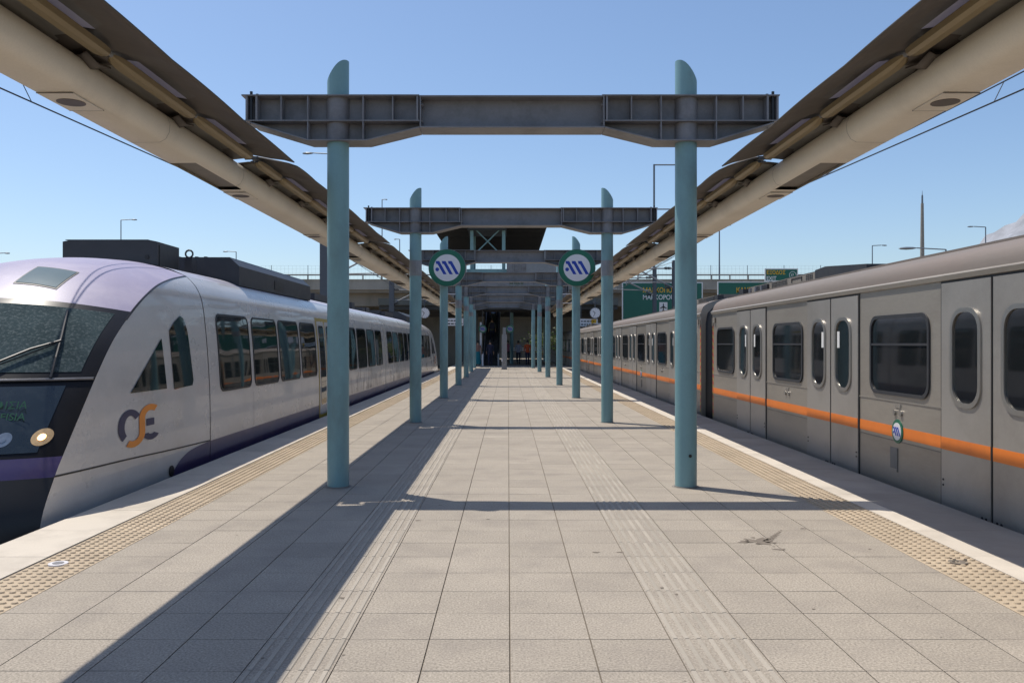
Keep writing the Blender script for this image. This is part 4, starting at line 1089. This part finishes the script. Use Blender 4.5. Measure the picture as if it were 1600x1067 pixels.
road_sign(1121, 1260, 440, 500, 72, 'green motorway sign with amber Greek town name, partly behind the metro roof', [('ΚΑΝΤΖΑ', 1150, 457, .60, 'sign_yellow'), ('KANTZA', 1150, 468, .60, 'sign_white')])
q, pn = road_sign(1195, 1247, 419.5, 440, 71, 'small green exit sign on top of the other motorway sign', [('ΕΞΟΔΟΣ', 1197.6, 428.6, .46, 'sign_yellow'), ('EXIT', 1197.6, 438, .48, 'sign_white'), ('17', 1235.4, 431.8, .30, 'sign_white')])
ap = AT(1238.6, 429.8, 71); m = MB(); n = 28
o_ = [(ap[0] + .31 * math.cos(2 * PI * i / n), 70.985, ap[2] + .31 * math.sin(2 * PI * i / n)) for i in range(n)]; i_ = [(ap[0] + .27 * math.cos(2 * PI * i / n), 70.985, ap[2] + .27 * math.sin(2 * PI * i / n)) for i in range(n)]
m.grid([o_, i_], closed=True); m.build('number_ring', 'sign_white', pn)

# ================================================================ LAMPS, MASTS, WIRES
def lamp(px, ptop, Y, arm, label, head=.9, r=.09, base=-1.5, armz=None):
    x, _, z = AT(px, ptop, Y); s = 1 if arm > 0 else -1
    root = thing('street_lamp', (x, Y, base), label, 'street lamp', 'street lamps beyond the station')
    al = abs(arm) * Y / 1296.0
    m = MB(); m.cyl((x, Y, base), (x, Y, z), r * 1.3, r * .7, n=8); m.tube([(x, Y, z), (x + s * al * .75, Y, z + al * .04)], r * .6, 6); m.build('pole', 'pole', root, 50)
    m = MB(); hx = x + s * al * .75; m.mi = 0
    hr = []
    for t, q in ((0, .25), (.25, .8), (.6, 1), (.9, .7), (1, .2)):
        hr.append([(hx + s * t * head, Y + .16 * q * math.cos(a), z + al * .04 + .09 * q * math.sin(a) - .03 * t) for a in [i * PI / 4 for i in range(8)]])
    m.grid(hr, closed=True); m.build('lamp_head', 'pole', root, 60)
    return root
lamp(189, 344, 100, 20, 'street lamp above the box on the white train roof', r=.08, head=.8)
lamp(369, 393.5, 110, -15, 'street lamp above the second roof unit of the white train', r=.08, head=.8)
lamp(-14, 396.5, 90, 26, 'street lamp head entering at the left edge of the view', r=.08, head=.7)
lamp(597, 312, 120, 6, 'street lamp above the left end of the second frame beam', r=.09, head=.35)
lamp(624.5, 374, 120, -6, 'short street lamp beyond the left canopy end', r=.09, head=.4)
lamp(530, 241.5, 60, -52, 'large street lamp head beside the nearest left column', r=.07, head=.85)
lamp(1124, 352, 95, 10, 'street lamp pole rising under the right canopy spine', r=.10, head=.8)
lamp(1363, 384, 110, 18, 'street lamp over the roof unit of the nearest metro carriage', r=.09, head=.8)
lamp(1478, 390, 50, -60, 'large street lamp head in front of the tall tapered mast', r=.06, head=1.1)
lamp(1540, 355, 100, -24, 'street lamp beside the rocky hill at the right edge', r=.09, head=.8)
x, _, z = AT(1441, 298, 260)
root = thing('tall_mast', (x, 260, -1.5), 'tall tapered concrete mast above the metro roof', 'mast')
m = MB(); m.cyl((x, 260, -1.5), (x, 260, z - 4), 1.0, .42, n=16); m.build('shaft', 'tile_edge', root, 50)
m = MB(); m.cyl((x, 260, z - 4), (x, 260, z - 1.5), .30, .25, n=10); m.cyl((x, 260, z - 1.5), (x, 260, z), .12, .04, n=8); m.build('tip', 'pole', root, 50)

def cat_mast(X, Y, sgn, top, label, wx, wz):
    root = thing('catenary_mast', (X, Y, -1.05), label, 'catenary mast', 'catenary masts beside the tracks')
    hb = .15 if X < 0 else .085
    m = MB(); m.box(X - hb, X + hb, Y - .13, Y - .11, -1.05, top); m.box(X - hb, X + hb, Y + .11, Y + .13, -1.05, top); m.box(X - .01, X + .01, Y - .11, Y + .11, -1.05, top); m.build('post', 'steel', root)
    m = MB(); m.tube([(X, Y, wz + .75), (wx - sgn * .3, Y, wz + .72)], .03, 8); m.tube([(X, Y, wz - .15), (wx - sgn * .5, Y, wz + .70)], .035, 8); m.tube([(X - sgn * -.2, Y, wz + .1), (wx, Y, wz + .15), (wx, Y, wz)], .022, 8)
    m.tube([(X, Y, top - .05), (X + sgn * .9, Y, wz + .75)], .012, 6)
    m.build('cantilever', 'beam_light', root, 50)
    for z in (wz + .75, wz - .15):
        m = MB(); m.cyl((X + sgn * .16, Y, z), (X + sgn * .46, Y, z + .01), .03, n=8)
        for k in range(4): m.cyl((X + sgn * (.18 + .07 * k), Y, z + (.0 if z > wz else .06 * k * .8)), (X + sgn * (.21 + .07 * k), Y, z + (.0 if z > wz else .06 * k * .8)), .07, n=10)
        m.build('insulator', 'dark', root, 40)
    return root
cat_mast(-7.25, 32.7, 1, 5.5, 'dark catenary mast behind the nearest left column', -5.15, 4.1)
cat_mast(-7.3, 52.0, 1, 5.6, 'catenary mast by the station deck on the left', -5.15, 4.1)
cat_mast(7.5, 42.5, -1, 5.4, 'catenary mast in front of the large motorway sign', 5.3, 4.1)
cat_mast(7.45, 37.2, -1, 5.2, 'dark catenary mast just left of the nearest right column', 5.3, 4.1)
x, _, z = AT(1022, 257, 60)
root = thing('sign_gantry_pole', (x, 60, -1.5), 'tall thin pole with two horizontal arms left of the nearest right column', 'pole')
m = MB(); m.cyl((x, 60, -1.5), (x, 60, z), .07, n=8); m.build('post', 'pole', root, 50)
m = MB(); m.tube([(x, 60, z - .04), (x + 2.6, 60, z - .04)], .05, 6); m.tube([(x, 60, 1.47 + 210 * 60 / 1296), (x + 2.6, 60, 1.47 + 210 * 60 / 1296)], .05, 6); m.build('arm', 'pole', root, 50)
def wire(pts, r, name, label):
    m = MB(); m.tube(pts, r, 6); tag(m.build(name, 'black', None, 50), label, 'wire', 'overhead wires')
for s, side, xs in ((-1, 'white train', 0), (1, 'metro', 0)):
    cx = 5.2 if s < 0 else 5.3
    st_ = [(-4, -s * -.75), (5, s * .30), (13.5, -s * .40), (21, -s * .42), (42, s * .15), (62, -s * .12), (90, 0)]
    wire([(s * (cx + .0) + o, y, 4.09) for y, o in st_], .009, 'contact_wire', 'straight lower overhead contact wire above the %s roof' % side)
    pts = []
    ys = [-4 + 1.5 * i for i in range(62)]
    for y in ys:
        t = ((y + 4) % 21) / 21.0; sag = 4 * t * (1 - t)
        pts.append((s * (cx + .08), y, 4.50 - .20 * sag))
    wire(pts, .008, 'catenary_wire', 'sagging upper catenary wire above the %s roof' % side)
    m = MB()
    for y in range(1, 80, 4):
        t = ((y + 4) % 21) / 21.0; z = 4.50 - .20 * 4 * t * (1 - t); o = interp(st_, y)
        m.cyl((s * cx + o, y, 4.09), (s * (cx + .08), y, z), .005, n=5)
    tag(m.build('dropper_wires', 'black'), 'short vertical dropper wires joining the two overhead wires above the %s' % side, 'wire', 'overhead wires')

# ================================================================ HILL, TREES
m = MB(); rows = []
rr = random.Random(11)
for j in range(26):
    v = j / 25; row = []
    for i in range(70):
        X = 1350 + i * 45; Yy = 2600 + v * 1500
        ridge = 1.47 + 215 * 2600 / 1296.0 * max(0, min(1.9, (X - 1400) / 560.0)) ** .8
        h = ridge * math.sin(PI * min(1, v * 1.15) / 1.0) ** .7 if v < .87 else ridge * .35
        h *= (1 + .06 * math.sin(i * .9 + j) + .05 * rr.uniform(-1, 1) * (0.3 + v))
        row.append((X, Yy, -2 + max(0, h)))
    rows.append(row)
m.grid(rows); tag(m.build('hills', 'rock', None, 30), kind='structure')
def tree(x, y, h, r, label, seed):
    q = random.Random(seed)
    root = thing('tree', (x, y, -1.5), label, 'tree', 'trees beyond the underpass')
    m = MB(); m.cyl((x, y, -1.5), (x, y, -1.5 + h * .5), .22, .12, n=8)
    tips = []
    for k in range(7):
        a = q.uniform(0, 6.28); z0 = -1.5 + h * q.uniform(.3, .5); p = (x + r * .6 * math.cos(a), y + r * .6 * math.sin(a), z0 + h * .28)
        m.cyl((x, y, z0), p, .08, .03, n=6); tips.append(p)
    m.build('trunk', 'bark', root, 50)
    m = MB()
    for k in range(650):
        c = q.choice(tips + [(x, y, -1.5 + h * .8)]); s_ = r * .42
        p = Vector((c[0] + q.gauss(0, s_), c[1] + q.gauss(0, s_), c[2] + q.gauss(0, s_ * .8)))
        u = Vector((q.gauss(0, 1), q.gauss(0, 1), q.gauss(0, 1))).normalized(); v_ = u.orthogonal().normalized(); l = q.uniform(.08, .17)
        m.add([p - u * l, p + v_ * l * .6, p + u * l, p - v_ * l * .6], [(0, 1, 2, 3)])
    m.build('crown', 'leaf', root)
for i, (x, y, h, r, lab) in enumerate(((3.6, 82.5, 4.8, 1.6, 'bushy green tree behind the far walkers'), (9.5, 80, 5.0, 2.3, 'green tree behind the farthest metro carriage'))):
    tree(x, y, h, r, lab, i + 3)

# ================================================================ PEOPLE
def person(x, y, z0, yaw, H, shirt, legs, label, stride=.0, sleeve=True, bag=None, arms=0.0, skirt=False):
    s = H / 1.75
    V = []; E = []; RR = []
    def v(px, py, pz, r): V.append((px, py, pz)); RR.append(r); return len(V) - 1
    pel = v(0, 0, .97, .135); sp = v(0, .01, 1.15, .12); ch = v(0, .0, 1.34, .14); nk = v(0, .01, 1.49, .055); hd = v(0, .03, 1.60, .085); ht = v(0, .02, 1.69, .075)
    E += [(pel, sp), (sp, ch), (ch, nk), (nk, hd), (hd, ht)]
    for sx in (-1, 1):
        sh = v(sx * .18, 0, 1.41, .06); el = v(sx * .235, -.02 + arms * .1, 1.14, .042); wr = v(sx * .25, .06 + arms * .25, .91 + arms * .25, .030); hn = v(sx * .25, .085 + arms * .3, .84 + arms * .27, .034)
        E += [(ch, sh), (sh, el), (el, wr), (wr, hn)]
        for k in range(4):
            f1 = v(sx * (.25 - .0), .065 + k * .018 + arms * .3, .79 - .004 * abs(k - 1.5) + arms * .27, .009); f2 = v(sx * .238, .07 + k * .017 + arms * .3, .755 + .006 * abs(k - 1.5) + arms * .27, .008); E += [(hn, f1), (f1, f2)]
        t1 = v(sx * .235, .115 + arms * .3, .82 + arms * .27, .010); t2 = v(sx * .228, .125 + arms * .3, .79 + arms * .27, .009); E += [(hn, t1), (t1, t2)]
        st_ = stride * sx
        hp = v(sx * .09, 0, .90, .095); kn = v(sx * .10, st_ * .5 + .02, .50, .062); an = v(sx * .10, st_, .09 + abs(min(0, st_)) * .15, .042); to = v(sx * .115, st_ + .15, .035, .036)
        E += [(pel, hp), (hp, kn), (kn, an), (an, to)]
    me = bpy.data.meshes.new('person'); me.from_pydata(V, E, [])
    tmp = bpy.data.objects.new('tmp', me); C.objects.link(tmp)
    sk = tmp.modifiers.new('skin', 'SKIN'); sk.use_smooth_shade = True
    sd = tmp.modifiers.new('sub', 'SUBSURF'); sd.levels = 1; sd.render_levels = 1
    for i, sv in enumerate(me.skin_vertices[0].data): sv.radius = (RR[i], RR[i]); sv.use_root = (i == 0)
    dg = bpy.context.evaluated_depsgraph_get(); nm = bpy.data.meshes.new_from_object(tmp.evaluated_get(dg))
    bpy.data.objects.remove(tmp)
    nm.materials.clear()
    for k in ('skin', shirt, legs, 'hair'): nm.materials.append(M[k])
    for p in nm.polygons:
        c = p.center; 
        if abs(c.x) > .19 and c.z < (1.0 if sleeve else 1.24) : p.material_index = 0
        elif c.z > 1.47: p.material_index = 0
        elif c.z > .93: p.material_index = 1
        elif c.z > .07: p.material_index = 2
        else: p.material_index = 3
        p.use_smooth = True
    for vv in nm.vertices: vv.co = vv.co * s
    o = bpy.data.objects.new('person', nm); C.objects.link(o); o.location = (x, y, z0); o.rotation_euler.z = yaw
    tag(o, label, 'person', 'people under the station')
    m = MB(); m.cyl((0, -.02, 1.60), (0, -.005, 1.78), .098, .07, n=12)
    m.v = [(a * s, b * s, c * s) for a, b, c in m.v]
    h = m.build('hair', 'hair', None, 60); h.parent = o
    if skirt:
        m = MB(); m.cyl((0, 0, .12), (0, 0, 1.0), .24, .15, n=16); m.v = [(a * s, b * s, c * s) for a, b, c in m.v]
        k_ = m.build('long_skirt', legs, None, 60); k_.parent = o
    if bag:
        m = MB(); m.box(-.16, .16, -.30, -.13, 1.0, 1.42); m.v = [(a * s, b * s, c * s) for a, b, c in m.v]
        b_ = m.build('backpack', bag, None); tag(b_, 'backpack worn by the person', 'backpack'); b_.parent = o; del b_['category']
    return o
person(-2.02, 55.2, 0, .1, 1.66, 'c_brown', 'c_teal', 'person in a long teal skirt walking past the left columns', .12, sleeve=False, skirt=True)
person(1.33, 57.0, 0, .2, 1.70, 'c_orange', 'c_navy', 'person in an orange top and dark trousers by the last right column', .14)
person(.72, 58.5, 0, -.1, 1.66, 'c_grey', 'c_navy', 'person in a grey shirt and dark trousers left of the orange top', -.16)
person(-.02, 64, 0, .1, 1.7, 'c_pink', 'c_navy', 'small distant person in a pink top right of the grey pillar', .1)
person(-1.12, 62.6, 2.85, .0, 1.75, 'c_blue', 'c_olive', 'person in a light blue shirt high on the escalator', .1)
person(-1.15, 59.5, 1.55, .05, 1.72, 'c_olive', 'c_navy', 'person in an olive top halfway up the escalator', .12, bag='c_navy')
person(-1.2, 55.2, 0, .1, 1.68, 'c_navy', 'c_navy', 'person dressed in black at the foot of the escalator', .2)
